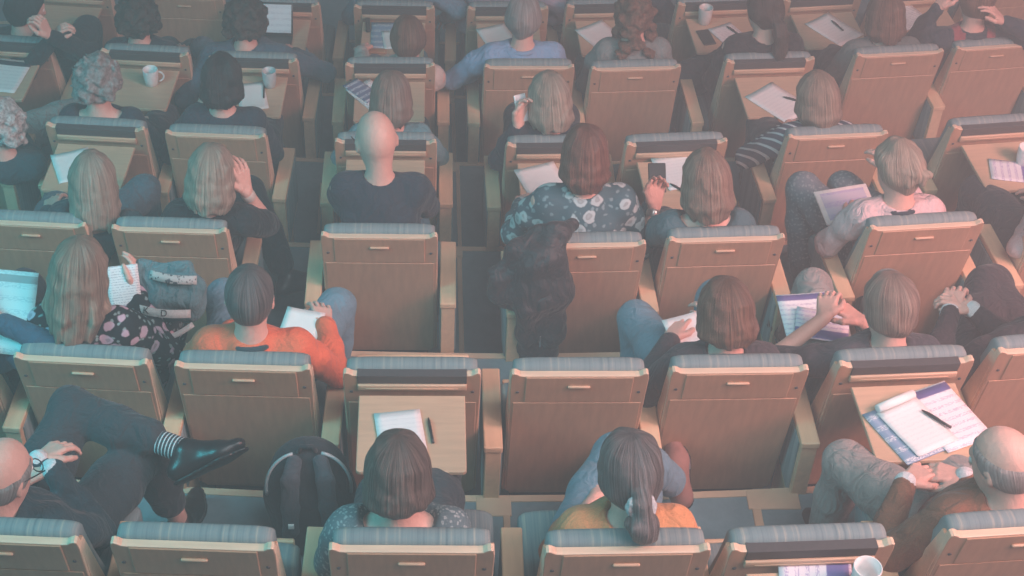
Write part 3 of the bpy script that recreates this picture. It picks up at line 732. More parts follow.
add('2b', (250, 297), z=1.12, nod=15, hair=('buzz', 'darkgrey'), top=SALMON, bottom=JEANS, sw=.185, g=1.05, collar=DTEAL, neck='high', LH=LT(-.12, .5, .66), RE=(336, 372, .66), RH=(325, 326, .70), rk=(328, 318, .56), lk=(227, 312, .56))
add('2e', (725, 313), z=1.11, yaw=10, nod=28, hair=('bob', 'brown', .13), top=CHARC, bottom=JEANS, LH=(670, 340, .68), RH=LT(.05, .55, .66), lk=(652, 338, .50), rk=(715, 300, .57), sw=.175, LD=(.4, .8, .1))
add('2f', (889, 308), z=1.13, yaw=10, nod=26, hair=('short', 'greybrown'), top=POLO, bottom=GREYTR, sleeve='half', sw=.18, g=1.06, LH=(824, 318, .80), RH=(862, 322, .78), LP=(-.9, -.3, -.5), lk=(808, 268, .57), rk=(890, 262, .57), curl=.8, LD=(.3, .8, .3), RD=(-.7, .6, .2), collar=POLO)
add('2g', (1062, 292), z=1.12, nod=18, hair=('short', 'dark'), top=SUITBLK, bottom=SUITBLK, LH=(950, 312, .76), RH=(972, 310, .76), LD=(.4, .8, .3), RD=(-.8, .5, .3), curl=.8, lk=(985, 286, .57), cuff=WHITEC, LP=(-.6, -.5, -.4))
add('3a', (93, 181), z=1.11, nod=20, yaw=5, hair=('long', 'blonde', .27), top=DTEAL, neck='wide', bottom=C('dark jeans', (.06, .10, .13)), rk=(138, 196, .56))
add('3b', (212, 174), z=1.11, nod=22, yaw=-8, hair=('long', 'blonde', .20), top=BLK, bottom=BLK, sleeve='half', RE=(270, 226, .74), RH=(246, 192, 1.0), RD=(-.2, .3, 1), rk=LT(.20, .72, .56), ra=LT(.38, .52, .28), RF=(.9, .45, .05), lk=(200, 200, .5))
add('3c', (376, 140), z=1.13, nod=27, yaw=16, hair=('none', 'grey'), top=NAVY, bottom=JEANS, sw=.175, g=1.05, hd=1.07, sleeve='half', neck='crew', sk=SK_PINK, LE=(346, 208, .70), RE=(428, 208, .70), LH=LT(-.1, .55, .58), RH=LT(.08, .55, .58))
add('3d', (585, 155), z=1.13, nod=20, hair=('bob', 'auburn', .19), top=PAISLEY, bottom=DKTR, sw=.185, g=1.12, LH=(522, 205, .62), RH=LT(.1, .5, .62))
add('3e', (706, 180), z=1.11, nod=24, yaw=10, hair=('bob', 'streak', .22), top=C('dark teal top', (.05, .12, .145)), bottom=DKTR, sleeve='half', LE=(648, 238, .62), LH=(654, 208, .72), LD=(.15, .75, .6), LN=(.3, -.6, .6), curl=.9, LP=(-.6, -.3, -.9), neck='wide')
add('3f', (898, 168), z=1.12, nod=24, yaw=18, hair=('updo', 'blonde'), top=PINKC, bottom=DPAT, LE=(828, 244, .66), LH=(848, 222, .70), RH=LT(.06, .55, .8), LP=(-1, -.3, -.3), lk=(818, 204, .57), rk=(855, 198, .56), collar=NAVY, LD=(.4, .8, .2))
add('3g', (1100, 165), z=1.1, hair=('short', 'brown'), top=C('pale pink shirt', (.55, .48, .50)), LE=(1020, 246, .68), LH=(1034, 218, .68))
add('4z', (2, 124), z=.87, ymin=-9, hip=(.1, .42), nod=25, hair=('curly', 'white', .10), top=DTEAL, rk=LT(.50, .74, .52), bottom=GREYTR)
add('4a', (98, 80), z=1.10, nod=18, hair=('curly', 'grey', .07), top=NAVY, neck='wide', sw=.17, collar=None)
add('4b', (222, 80), z=1.10, nod=20, hair=('bob', 'black', .155), top=NAVY, LH=(200, 108, .8))
add('4c', (391, 98), z=1.09, nod=24, hair=('bob', 'greybrown', .16), top=TEALTOP, LH=LT(-.1, .52, .58), RH=LT(.1, .52, .58), LP=(-.7, .0, -.8), RP=(.7, .0, -.8))
add('4d', (549, 98), z=1.11, nod=20, yaw=14, hair=('long', 'blonde', .19), top=NAVY, LE=(500, 160, .68), LH=(518, 126, .97), LD=(.2, .5, .8), LN=(.6, -.6, .2), curl=.8)
add('4f', (817, 98), z=1.10, nod=22, yaw=14, hair=('bob', 'darkblonde', .17), top=STRIPE, LE=(746, 158, .62), LH=(785, 130, .62), hip=(-.04, .34))
add('5z', (26, 8), z=1.13, nod=20, yaw=-50, hair=('short', 'black'), top=BLK, RH=(49, 36, 1.04), RP=(.8, .4, -.7), RD=(-.3, 0, .9), LH=(52, 40, .98), curl=.9, bottom=DKTR, rk=LT(.2, .77, .56))
add('5a', (139, 17), z=1.13, nod=10, yaw=-15, hair=('curly', 'dark', .07), top=NAVY, lk=LT(-.08, .74, .46), rk=LT(.08, .74, .46))
add('5b', (246, 20), z=1.13, nod=18, yaw=-10, hair=('curly', 'dark', .08), top=C('navy sweater', (.045, .085, .125)), sw=.21, g=1.25, LH=(203, 68, .66), RP=(1, -.5, -.2), lk=(203, 50, .57), RH=LT(.16, .42, .72), bottom=JEANS)
add('5c', (408, 40), z=1.09, nod=28, hair=('short', 'brown'), top=PALE, LH=(361, 52, .60), RH=LT(.05, .55, .6), LP=(-.9, 0, -.8), RP=(.9, 0, -.8), bottom=JEANS)
add('5d', (523, 18), z=1.13, nod=18, hair=('short', 'grey'), top=LBLUE, sw=.195, g=1.15, LP=(-1, -.4, -.3), LH=LT(-.2, .4, .68), collar=LBLUE)
add('5e', (634, 14), z=1.13, nod=14, hair=('curly', 'brown', .24), top=C('grey green top', (.16, .20, .20)), sw=.17, rk=(695, 72, .56))
add('5f', (764, 10), z=1.13, nod=18, yaw=22, hair=('pony', 'dark', .18), top=BLK, sw=.185, g=1.1, LH=LT(-.1, .45, .58))
add('5g', (885, 15), z=1.13, nod=18, yaw=6, hair=('bob', 'brown', .18), top=GGREEN, sw=.18, g=1.05)
add('5h', (976, 0), z=1.12, nod=22, yaw=-10, hair=('short', 'brown'), top=NAVY, vest=MAROON, sw=.19, g=1.1, LE=(912, 42, .80), LH=(938, 8, 1.06), RH=(1003, 22, 1.06), LP=(-1, -.3, -.5), RP=(1, -.3, -.5), RD=(-.6, .2, .6), LD=(.4, .2, .8))
add('6d', (392, -45), z=1.12, top=GBLUE, hair=('short', 'brown'), RP=(1, -.5, -.2), LP=(-1, -.5, -.2), RH=(445, 18, .68), hands=True, bottom=JEANS)
add('6e', (508, -45), z=1.12, top=MAUVE, hair=('bob', 'brown'), RP=(1, -.5, -.2), RH=LT(.22, .35, .66))
add('6f', (610, -45), z=1.12, top=NAVY, hair=('short', 'dark'), RP=(1, -.5, -.2), RH=LT(.26, .35, .66), sw=.2, g=1.15)

# ------------------------------------------------------------------ extras people wear
def bez(bm, pts, r): tube(bm, pts, r, 8)
def glasses(p, key):
    q = P[key]; hp = q['hp']; bm = bmesh.new()
    for s in (-1, 1):
        tube(bm, [Vector(hp(s*.084, .0, .012)), Vector(hp(s*.083, .05, .012)), Vector(hp(s*.078, .098, .01))], .0025, 6)
        tube(bm, [Vector(hp(s*.034+.024*math.cos(a), .115, .002+.02*math.sin(a))) for a in np.linspace(0, 2*math.pi, 13)], .002, 6)
    tube(bm, [Vector(hp(-.012, .117, .006)), Vector(hp(.012, .117, .006))], .002, 6)
    o = link('glasses', bm_mesh(bm), BLACK, q['root']); o['label'] = 'dark-rimmed glasses'
for kx in ('1a', '2b', '3c'): glasses(None, kx)
def band_on(key, side, name, mat, r=.03, back=.02):
    q = P[key]; w, e = q['w'+side], q['e'+side]; d = unit(w-e); c = Solid(.006); c.cone(w-d*(back+.012), w-d*back, r, r, .004)
    return link(name, to_mesh([c.mesh()], name), mat, q['root'])
band_on('3e', 'L', 'watch', plain('watch metal', (.5, .5, .48), .3, .8)); band_on('3b', 'R', 'bracelet', plain('bracelet', (.55, .5, .45), .4))
q = P['1d']; c = Solid(.006); hp = q['hp']
for i in range(10):
    a = i*.628; c.ell(hp(.030*math.cos(a), -.128+.006*math.sin(2*a), -.055+.026*math.sin(a)), V(.018, .018, .014), .004)
o = link('scrunchie', to_mesh([c.mesh()], 'scrunchie'), cloth('pale scrunchie', (.42, .46, .48), .8, .2), q['root']); o['label'] = 'pale grey fabric scrunchie'
q = P['4a']; bm = bmesh.new(); hp = q['hp']
tube(bm, [Vector(hp(-.02, -.115, .03)), Vector(hp(.0, -.112, .05)), Vector(hp(.022, -.10, .065))], .005, 8); link('hair_clip', bm_mesh(bm), CHROME, q['root'])
q = P['1a']; c = Solid(.006); kk, aa = q['kL'], q['aL']; d = unit(aa-kk)
c.cone(kk+d*.345, aa+d*.01, .041, .041, .01)
m, n, b = newmat('striped sock'); dt = N(n, 'ShaderNodeVectorMath', operation='DOT_PRODUCT'); n.links.new(coords(n), dt.inputs[0]); dt.inputs[1].default_value = tuple(d)
mu = N(n, 'ShaderNodeMath', operation='MULTIPLY'); mu.inputs[1].default_value = 2*math.pi/.0125; n.links.new(dt.outputs['Value'], mu.inputs[0])
si = N(n, 'ShaderNodeMath', operation='SINE'); n.links.new(mu.outputs[0], si.inputs[0])
n.links.new(ramp(n, si.outputs[0], [(.45, (.03, .045, .055)), (.55, (.55, .60, .62))]), b.inputs['Base Color']); b.inputs['Roughness'].default_value = .9
o = link('sock', to_mesh([c.mesh()], 'sock'), m, q['root']); o['label'] = 'dark sock with thin white stripes'

# ------------------------------------------------------------------ things on the trays and in hands
def on_tray(seat, px, py, rot=0, lift=0.0):
    """point of a seat's lowered tray seen at px, py, turned rot degrees from the tray's own direction"""
    M = SEAT[seat]; p = on_plane(px, py, M.translation.z+TRAY_Z+.001+lift)
    return Matrix.Translation(p) @ Matrix.Rotation(M.to_euler().z+R(rot), 4, 'Z')
def sheet_mesh(w, h, curl=.006, t=.0015, seed=0):
    bm = bmesh.new(); nx, ny = 7, 9; g = {}; rn = random.Random(seed)
    k1, k2 = rn.uniform(.3, 1), rn.uniform(.3, 1)
    for s in (0, 1):
        for i in range(nx):
            for j in range(ny):
                u, v = i/(nx-1), j/(ny-1); z = curl*(k1*(2*u-1)**2*(v)+k2*(2*v-1)**4*.7)+s*t
                g[s, i, j] = bm.verts.new(((u-.5)*w, (v-.5)*h, z))
    for i in range(nx-1):
        for j in range(ny-1):
            bm.faces.new([g[1, i, j], g[1, i+1, j], g[1, i+1, j+1], g[1, i, j+1]]); bm.faces.new([g[0, i, j], g[0, i, j+1], g[0, i+1, j+1], g[0, i+1, j]])
    for i in range(nx-1):
        bm.faces.new([g[0, i, 0], g[0, i+1, 0], g[1, i+1, 0], g[1, i, 0]]); bm.faces.new([g[0, i, ny-1], g[1, i, ny-1], g[1, i+1, ny-1], g[0, i+1, ny-1]])
    for j in range(ny-1):
        bm.faces.new([g[0, 0, j], g[1, 0, j], g[1, 0, j+1], g[0, 0, j+1]]); bm.faces.new([g[0, nx-1, j], g[0, nx-1, j+1], g[1, nx-1, j+1], g[1, nx-1, j]])
    return bm_mesh(bm, 'sheet')
NOTE = print_mat('faint notes', (.78, .79, .79), (.70, .72, .73), 70); TEXTP = print_mat('printed text', (.78, .79, .80), (.45, .47, .52), 110)
BLUEP = print_mat('programme page', (.78, .79, .82), (.54, .53, .63), 60, (.86, .98, (.13, .12, .30))); BLUEL = print_mat('blue leaflet', (.22, .34, .48), (.60, .66, .70), 30)
PURPLE = print_mat('purple leaflet', (.70, .70, .76), (.42, .40, .58), 44, (.04, .34, (.16, .15, .36))); DARKHD = print_mat('dark headed page', (.76, .79, .79), (.66, .69, .70), 60, (.82, .95, (.03, .05, .07)))
SHEETS = 'paper lying on trays'
_sd = [0]
def paper(M, w, h, mat, label, name='paper_sheet', cat='paper', curl=.006, group=SHEETS):
    _sd[0] += 1; o = link(name, sheet_mesh(w, h, curl, .0015 if name == 'paper_sheet' else .004, _sd[0]), mat); o.matrix_world = M; tag(o, label, cat, group); return o
PENM = {}
def pen(M, label, dark=True):
    r = empty('pen', M @ Matrix.Translation((0, 0, .006)), label, 'pen', 'pens')
    if not PENM:
        bm = bmesh.new(); lathe(bm, [(.002, -.066), (.0045, -.052), (.0048, .02), (.0048, .05)], 10, Matrix.Rotation(R(90), 4, 'X')); PENM['b'] = bm_mesh(bm, 'pen')
        bm = bmesh.new(); lathe(bm, [(.0054, -.05), (.0054, -.005), (.004, .002)], 10, Matrix.Rotation(R(90), 4, 'X')); box(bm, (-.001, -.002, .004), (.001, .04, .008), .0005); PENM['c'] = bm_mesh(bm, 'cap')
    a = bpy.data.objects.new('barrel', PENM['b'].copy()); S.collection.objects.link(a); a.parent = r; a.data.materials.append(BLACK if dark else WHITE)
    c_ = bpy.data.objects.new('cap', PENM['c'].copy()); S.collection.objects.link(c_); c_.parent = r; c_.data.materials.append(BLACK)
MUGM = {}
def mug(M, label, handle=0, white=WHITE, coffee=True, hgt=.095, rad=.041, group='coffee mugs', kind='mug'):
    r = empty(kind, M, label, 'mug' if kind == 'mug' else 'cup', group)
    bm = bmesh.new(); lathe(bm, [(rad*.72, 0), (rad*.80, .003), (rad*.93, hgt*.4), (rad, hgt-.002), (rad-.001, hgt), (rad-.004, hgt-.001), (rad*.86, hgt*.4), (rad*.7, .008)], 28); link('cup_wall', bm_mesh(bm), white, r)
    if kind == 'mug':
        bm = bmesh.new(); a = R(handle); tube(bm, [Vector((math.cos(a)*(rad*.92+.03*math.sin(t)), math.sin(a)*(rad*.92+.03*math.sin(t)), hgt*.5+.03*math.cos(t))) for t in np.linspace(0, math.pi, 9)], .005, 8); link('handle', bm_mesh(bm), white, r)
    if coffee:
        bm = bmesh.new(); lathe(bm, [(rad*.86, hgt*.38), (rad*.88, hgt*.42)], 24); link('coffee', bm_mesh(bm), plain('coffee', (.05, .03, .02), .15) if coffee is True else coffee, r)
    return r
def slab_device(name, M, w, h, t, body, screen, label, cat, margin=.008, group=None, bottom=.012):
    r = empty(name, M, label, cat, group)
    bm = bmesh.new(); box(bm, (-w/2, -h/2, 0), (w/2, h/2, t), .004, 3); link('casing', bm_mesh(bm), body, r)
    bm = bmesh.new(); box(bm, (-w/2+margin, -h/2+bottom, t-.0005), (w/2-margin, h/2-bottom, t+.0008), .0004, 1); link('screen', bm_mesh(bm, 's', False), screen, r); return r
SCREENW = print_mat('pale screen', (.62, .70, .74), (.5, .57, .62), 30); SCREENL = print_mat('lilac screen', (.50, .53, .66), (.36, .36, .60), 14)
GLASSB = plain('black glass', (.012, .014, .016), .5); WHITEPL = plain('white plastic', (.72, .72, .72), .35)

o = paper(on_tray('2c', 401, 437, 8), .16, .23, NOTE, 'white notepad page on the empty middle seat\'s open tray', 'notepad', 'notepad', .002); pen(on_tray('2c', 431, 433, 8), 'pen beside the notepad on the empty middle tray')
paper(on_tray('2f', 906, 432, 22), .18, .25, BLUEL, 'blue leaflet peeking out below the white note page on right tray', 'leaflet', 'leaflet', .002)
paper(on_tray('2f', 946, 417, 20, .004), .19, .28, BLUEP, 'printed programme page with purple text blocks on the right tray', 'leaflet', 'leaflet', .003)
o = paper(on_tray('2f', 917, 427, 24, .009), .17, .22, NOTE, 'white notepad with rolled-back cover on the right tray', 'notepad', 'notepad', .003)
bm = bmesh.new(); lathe(bm, [(.008, -.078), (.015, -.078), (.016, .0), (.015, .078), (.008, .078)], 18, Matrix.Translation((0, .118, .016)) @ Matrix.Rotation(R(90), 4, 'Y')); link('rolled_cover', bm_mesh(bm), PAPER, o)
pen(on_tray('2f', 938, 421, 42, .016), 'dark pen on the printed pages of the right tray')
mug(on_tray('1e', 862, 587), 'white mug on the nearest tray at the bottom edge', -40, coffee=False); paper(on_tray('1e', 815, 573, 80), .15, .21, PURPLE, 'purple and white leaflet beside the mug at the bottom edge', 'leaflet', 'leaflet', .003)
paper(on_tray('4g', 1014, 172, 75), .15, .22, PURPLE, 'white leaflet with purple edge on the far right tray', 'leaflet', 'leaflet', .003); mug(on_tray('4g', 1023, 163), 'white mug cut by the right edge of the photo', 40, coffee=False)
paper(on_tray('5f', 779, 103, 36), .21, .29, NOTE, 'white page on the tray in front of the striped top'); pen(on_tray('5f', 795, 101, 60, .004), 'dark pen on the page before the striped top')
paper(on_tray('4e', 680, 172, 12), .20, .24, NOTE, 'white page under the phone hand of the streaked-hair woman'); pen(on_tray('4e', 681, 191, 40, .003), 'patterned pen on tray beside the raised black phone')
paper(on_tray('4d', 543, 182, 18), .20, .24, PAPER, 'white page left of the auburn bob'); paper(on_tray('4a', 74, 166, 25), .18, .22, PAPER, 'pale folded page on tray left of the long blonde hair')
mug(on_tray('5a', 152, 84), 'white mug on the tray right of the hair clip', 10, coffee=False)
mug(on_tray('5b', 270, 86), 'straight grey-white cup on the tray by the dark bob', 0, plain('grey cup', (.42, .48, .49), .4), coffee=False, rad=.038, hgt=.10, kind='cup')
paper(on_tray('5b', 252, 97, 14), .15, .24, PAPER, 'white page on tray right of the dark bob'); pen(on_tray('5b', 264, 93, 6), 'dark pen below the grey-white cup')
M_ = on_tray('5b', 250, 111, 80, .004); bm = bmesh.new(); box(bm, (-.012, -.028, 0), (.012, .028, .012), .005, 3); o = link('eraser', bm_mesh(bm), plain('red rubber', (.60, .10, .08), .6)); o.matrix_world = M_; tag(o, 'small red eraser by the lower end of the page by the dark bob', 'eraser')
paper(on_tray('5c', 371, 96, 38), .16, .24, TEXTP, 'printed white sheet on tray left of the grey-brown bob'); paper(on_tray('5c', 362, 91, 42, .004), .10, .20, print_mat('navy print', (.14, .18, .30), (.65, .70, .74), 30), 'narrow navy printed strip lying across the sheet by the grey-brown bob', 'leaflet', 'leaflet', .002)
paper(on_tray('5z', 6, 76, -4), .20, .29, DARKHD, 'page with a dark header on the tray at left edge')
paper(on_tray('6d', 388, 36, 2), .20, .27, BLUEL, 'pale blue folder page in front of the writing person', 'leaflet', 'leaflet', .002); paper(on_tray('6d', 394, 40, 8, .004), .13, .18, PAPER, 'white slip lying on the pale blue page')
M_ = on_tray('6d', 377, 52, 0); bm = bmesh.new(); box(bm, (-.05, -.022, 0), (.05, .022, .012), .004); o = link('wallet', bm_mesh(bm), wood('tan leather', (.42, .24, .13))); o.matrix_world = M_; tag(o, 'small tan wallet by the writing hand on the tray', 'wallet')
M_ = on_tray('6d', 368, 26, 4); bm = bmesh.new(); box(bm, (-.014, -.07, 0), (.014, .07, .02), .006); o = link('pencil_case', bm_mesh(bm), BLACK); o.matrix_world = M_; tag(o, 'narrow black case at the left of the pale blue page', 'case')
paper(on_tray('6f', 602, 37, 30), .20, .27, PAPER, 'white page left of the long curly brown hair'); paper(on_tray('6e', 497, 37, 20), .18, .22, PAPER, 'white page left of the grey-haired man in light blue')
mug(on_tray('6g', 704, 23), 'translucent pale cup on tray with black phone beside it', 0, plain('frosted cup', (.58, .58, .57), .3), coffee=plain('tea', (.25, .18, .14), .2), rad=.042, hgt=.11, kind='cup')
slab_device('phone', on_tray('6g', 706, 38, 8), .075, .15, .009, BLACK, GLASSB, 'black phone lying flat on the tray below the pale cup', 'phone', .004, None, .006)
paper(on_tray('6g', 730, 36, 24), .16, .22, TEXTP, 'open white notebook with pen left of the dark ponytail', 'notebook', 'notebook', .003); pen(on_tray('6g', 734, 32, 30, .007), 'dark pen on the notebook left of the dark ponytail')
paper(on_tray('6h', 834, 30, 32), .20, .28, NOTE, 'white page with pen left of the red-brown hair'); pen(on_tray('6h', 838, 27, 20, .004), 'pen on the page left of the red-brown hair')
paper(on_tray('6i', 905, 16, 20), .21, .26, TEXTP, 'white page on tray between red-brown hair and navy sleeve')
# laptop on tray
Ml = on_tray('6c', 268, 46, 0); r = empty('laptop', Ml, 'slim laptop with a bright screen on tray before the navy sweater', 'laptop')
bm = bmesh.new(); box(bm, (-.135, -.09, 0), (.135, .10, .012), .004); link('keyboard_base', bm_mesh(bm), BLACK, r)
Mt = Matrix.Translation((0, .10, .012)) @ Matrix.Rotation(R(-28), 4, 'X')
bm = bmesh.new(); box(bm, (-.135, -.004, 0), (.135, .004, .185), .003, 2, Mt); sc_ = link('screen_lid', bm_mesh(bm), BLACK, r)
bm = bmesh.new(); box(bm, (-.125, -.006, .012), (.125, -.0035, .175), .0005, 1, Mt); link('display', bm_mesh(bm, 'd', False), SCREENW, sc_)
# held things
def at_hand(key, side, rel=(0, 0, 0), rot=(0, 0, 0)):
    q = P[key]; w = q['w'+side]; return q['M'] @ Matrix.Translation(Vector(w)+Vector(rel)) @ Matrix.Rotation(R(rot[2]), 4, 'Z') @ Matrix.Rotation(R(rot[0]), 4, 'X') @ Matrix.Rotation(R(rot[1]), 4, 'Y')
def held(key, px_, py_, z, rot):
    q = P[key]; p = on_plane(px_, py_, q['M'].translation.z+z); return Matrix.Translation(p) @ Matrix.Rotation(R(rot[2]), 4, 'Z') @ Matrix.Rotation(R(rot[0]), 4, 'X') @ Matrix.Rotation(R(rot[1]), 4, 'Y')
slab_device('phone', held('3e', 657, 178, .77, (35, 0, 0)), .078, .135, .009, BLACK, GLASSB, 'black phone held up over tray by the streaked-hair woman', 'phone', .004, None, .006)
slab_device('phone', held('4d', 521, 108, 1.05, (55, 20, 20)), .070, .13, .009, WHITEPL, SCREENW, 'white phone held up left of the long blonde hair', 'phone', .004, None, .006)
slab_device('tablet', held('3f', 846, 205, .72, (18, 0, 14)), .25, .175, .010, WHITEPL, SCREENL, 'white tablet with a lilac screen on the updo woman\'s lap', 'tablet', .022, None, .018)
paper(held('2f', 808, 316, .66, (14, 0, 6)), .21, .20, BLUEP, 'leaflet with blue print on the lap of the polo shirt man', 'leaflet', 'leaflet', .004, 'papers in laps'); paper(held('2f', 822, 326, .67, (10, 0, -12)), .20, .14, PURPLE, 'second leaflet under the polo shirt man\'s hands', 'leaflet', 'leaflet', .004, 'papers in laps')
paper(held('2b', 299, 333, .72, (10, 0, -14)), .15, .21, PAPER, 'white booklet on the orange sweater man\'s lap', 'booklet', 'booklet', .004, 'papers in laps')
paper(held('2e', 690, 338, .69, (14, 0, 20)), .15, .20, PAPER, 'white page in hands of the person with blue jeans', 'paper_sheet', 'paper', .004, 'papers in laps')
paper(held('2a', 124, 288, .86, (50, 0, 10)), .12, .17, TEXTP, 'small white booklet held by the floral dress woman', 'booklet', 'booklet', .004, 'papers in laps')
paper(held('2z', 6, 312, .98, (42, 0, -8)), .21, .30, print_mat('schedule sheet', (.66, .76, .78), (.50, .62, .66), 40, (.86, .95, (.30, .34, .36))), 'large printed sheet held up at the left edge', 'paper_sheet', 'paper', .006, 'papers in laps')
# bag on the floral woman's lap
Mb = held('2a', 167, 292, .80, (0, 0, -4)) @ Matrix.Scale(.92, 4); bag = empty('bag', Mb, 'soft teal tote bag with white lettered strap on the floral woman\'s lap', 'bag')
c = Solid(.008); tl = cloth('teal canvas', (.10, .21, .24), .8); wh = cloth('white webbing', (.52, .58, .57), .2)
c.cone((-.09, 0, -.06), (.09, .0, -.06), .075, .07, .03).cone((-.11, .03, .05), (.11, .02, .03), .055, .05, .04).cone((-.1, .06, .09), (.08, .055, .09), .025, .022, .03).cone((-.02, -.06, .02), (.10, -.05, .0), .035, .035, .03).noise(.010, 30)
link('bag_body', to_mesh([c.mesh()], 'bag'), tl, bag)
def strap(pts, w, up):
    bm = bmesh.new(); vs = []
    for i, p in enumerate(pts):
        p = Vector(p); d = (Vector(pts[min(i+1, len(pts)-1)])-Vector(pts[max(i-1, 0)])).normalized(); u = Vector(up); u = (u-d*u.dot(d)).normalized(); nn_ = d.cross(u)*.002
        vs.append([bm.verts.new(p+u*w/2+nn_), bm.verts.new(p-u*w/2+nn_), bm.verts.new(p-u*w/2-nn_), bm.verts.new(p+u*w/2-nn_)])
    for a, c_ in zip(vs, vs[1:]):
        for i in range(4): bm.faces.new([a[i], a[(i+1) % 4], c_[(i+1) % 4], c_[i]])
    bm.faces.new(vs[0][::-1]); bm.faces.new(vs[-1]); bmesh.ops.recalc_face_normals(bm, faces=bm.faces); return bm_mesh(bm, 'strap')
s1 = link('strap', strap([(-.115+.23*t, -.105-.035*math.sin(t*3.14), .005+.018*math.sin(t*3.14)-.02*t) for t in np.linspace(0, 1, 13)], .034, (0, .7, .7)), wh, bag); s1['label'] = 'white strap with dark capital letters'
link('strap', strap([(-.115+.24*t, -.125-.05*math.sin(t*3.14), -.055-.035*math.sin(t*3.14)) for t in np.linspace(0, 1, 13)], .022, (0, .7, .7)), wh, bag)
link('strap', strap([(-.06+.19*t, .0-.025*math.sin(t*3.14), .095+.012*math.sin(t*3.14)-.02*t) for t in np.linspace(0, 1, 13)], .036, (0, .7, .7)), floral('lettered webbing', (.52, .58, .57), (.06, .10, .12), (.06, .10, .12), 28, .22), bag)
for ch, xx in (('K', -.06), ('D', .015)):
    cu = bpy.data.curves.new('letter', 'FONT'); cu.body = ch; cu.size = .038; cu.extrude = .0008; cu.align_x = 'CENTER'; cu.align_y = 'CENTER'
    tmp = bpy.data.objects.new('letter', cu); S.collection.objects.link(tmp); bpy.context.view_layer.update()
    me = bpy.data.meshes.new_from_object(tmp.evaluated_get(bpy.context.evaluated_depsgraph_get())); bpy.data.objects.remove(tmp); o = link('letter', me, BLACK, s1); t = (xx+.115)/.23
    o.location = (xx, -.109-.035*math.sin(t*3.14), .0090+.018*math.sin(t*3.14)-.02*t); o.rotation_euler = (R(46), 0, 0)
# backpack leaning on the seat in front
pb_ = on_plane(307, 446, .50); Mk = Matrix.Translation((pb_.x, pb_.y-.02, 0.0)) @ Matrix.Rotation(R(2), 4, 'Z') @ Matrix.Rotation(R(-6), 4, 'X')
bp_ = empty('backpack', Mk, 'dark backpack standing on the floor with its padded straps outward', 'backpack')
BPM = cloth('backpack cloth', (.014, .022, .028), .35); c = Solid(.009)
c.chain([(0, 0, .08), (0, .0, .25), (0, .01, .36)], [.145, .15, .13], .05, (V(0, 1, 0), 1.7)); c.half((0, 0, -1), 0.0)
link('pack_body', to_mesh([c.mesh()], 'pack'), BPM, bp_)
PADM = cloth('strap padding', (.045, .065, .08), .4)
for s in (-1, 1):
    c = Solid(.007); c.chain([(s*.045, -.055, .45), (s*.06, -.10, .40), (s*.065, -.108, .28), (s*.07, -.10, .16), (s*.10, -.085, .06)], [.028, .032, .032, .028, .015], .01, (V(0, 1, 0), 2.2)); link('shoulder_strap', to_mesh([c.mesh()], 'strap'), PADM, bp_)
    bm = bmesh.new(); tube(bm, [Vector((s*(.035+.112*math.sin(a)), -.045-.015*math.sin(a), .33+.15*math.cos(a))) for a in np.linspace(.12, 1.75, 12)], .006, 8); link('piping', bm_mesh(bm), plain('grey piping', (.35, .42, .44), .5), bp_)
bm = bmesh.new(); tube(bm, [Vector((-.03, -.03, .47)), Vector((-.02, -.035, .50)), Vector((.02, -.035, .50)), Vector((.03, -.03, .47))], .008, 8); link('grab_handle', bm_mesh(bm), BPM, bp_)
bm = bmesh.new(); box(bm, (-.075, -.135, .205), (-.055, -.128, .225), .001); link('logo_tag', bm_mesh(bm), PAPER, bp_)
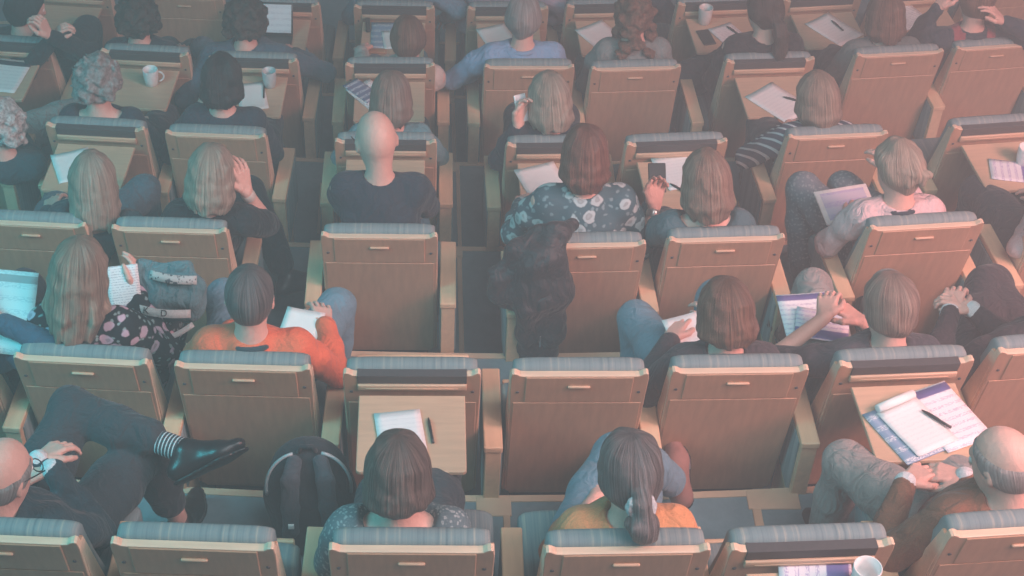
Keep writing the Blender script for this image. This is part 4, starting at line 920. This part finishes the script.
# jacket hanging over the auburn woman's seat back
c = Solid(.009)
sq = (V(0, 1, 0), 1.5)
c.chain([(-.06, .09, .985), (-.13, .03, .985), (-.18, -.035, .90), (-.20, -.04, .74), (-.185, -.02, .56), (-.175, .0, .40), (-.17, .02, .30)], [.03, .045, .075, .10, .085, .075, .065], .05, sq)
c.chain([(-.20, .06, .975), (-.27, .02, .90), (-.33, .0, .80), (-.345, -.01, .72), (-.33, -.02, .66)], [.045, .06, .055, .045, .03], .04, sq)
c.chain([(-.12, -.02, .93), (-.10, -.045, .75), (-.12, -.035, .5), (-.13, .0, .32)], [.04, .045, .04, .04], .03)
c.chain([(-.26, -.03, .86), (-.24, -.075, .70), (-.24, -.045, .5), (-.22, -.0, .34)], [.04, .035, .04, .035], .02).noise(.009, 24).noise(.004, 60)
jk = empty('jacket', SEAT['3d'], 'black jacket hanging over the left of the auburn woman\'s seat back', 'jacket')
link('jacket_cloth', to_mesh([c.mesh()], 'jacket'), cloth('black jacket nylon', (.022, .025, .030), .6, .1, .6), jk)
bm = bmesh.new(); box(bm, (-.185, -.118, .50), (-.179, -.112, .56), .001); link('zip_pull', bm_mesh(bm), CHROME, jk)

# ------------------------------------------------------------------ seats
SEATLABEL = {
 '1b': 'empty wooden seat at the bottom edge between the dark-suited man and the backpack',
 '1e': 'empty wooden seat at the bottom edge with white mug on its lowered tray',
 '2c': 'empty wooden seat with notepad and pen on its lowered tray',
 '2d': 'empty wooden seat with closed back directly in front of the scrunchie ponytail',
 '4e': 'empty wooden seat with lowered tray under the raised black phone',
 '4g': 'wooden seat at right edge with leaflet and mug on its lowered tray',
 '6a': 'wooden seat with bare lowered tray in the top left corner',
 '6b': 'wooden seat with closed back at the top edge, left of the laptop',
 '6c': 'wooden seat at the top edge with the laptop on its lowered tray',
 '6g': 'wooden seat at the top edge with pale cup on its lowered tray',
 '6h': 'wooden seat with page and pen on its tray, left of the red-brown hair',
 '6i': 'wooden seat with white page on its tray, right of the red-brown hair',
 '6j': 'wooden seat with closed back in the top right corner',
}
for s_ in SEAT:
    if s_ not in SEATLABEL: SEATLABEL[s_] = 'wooden seat of the '+WHO[s_]
for k in ROWS:
    keys = sorted(ROWS[k], key=lambda j: SEAT[f'{k}{j}'].translation.x); arms = {j: [] for j in keys}
    for i, j in enumerate(keys):
        if i == 0: arms[j].append(-.285)
        if i == len(keys)-1: arms[j].append(.285); continue
        d = (SEAT[f'{k}{keys[i+1]}'].translation-SEAT[f'{k}{j}'].translation).length
        if d < .73: arms[j].append(d/2)
        else: arms[j].append(.285); arms[keys[i+1]].append(-.285)
    for j in keys: build_seat(f'{k}{j}', SEATLABEL.get(f'{k}{j}', 'wooden auditorium seat '+f'{k}{j}'), f'{k}{j}' in TRAYS, f'{k}{j}' in TIPS, arms[j])
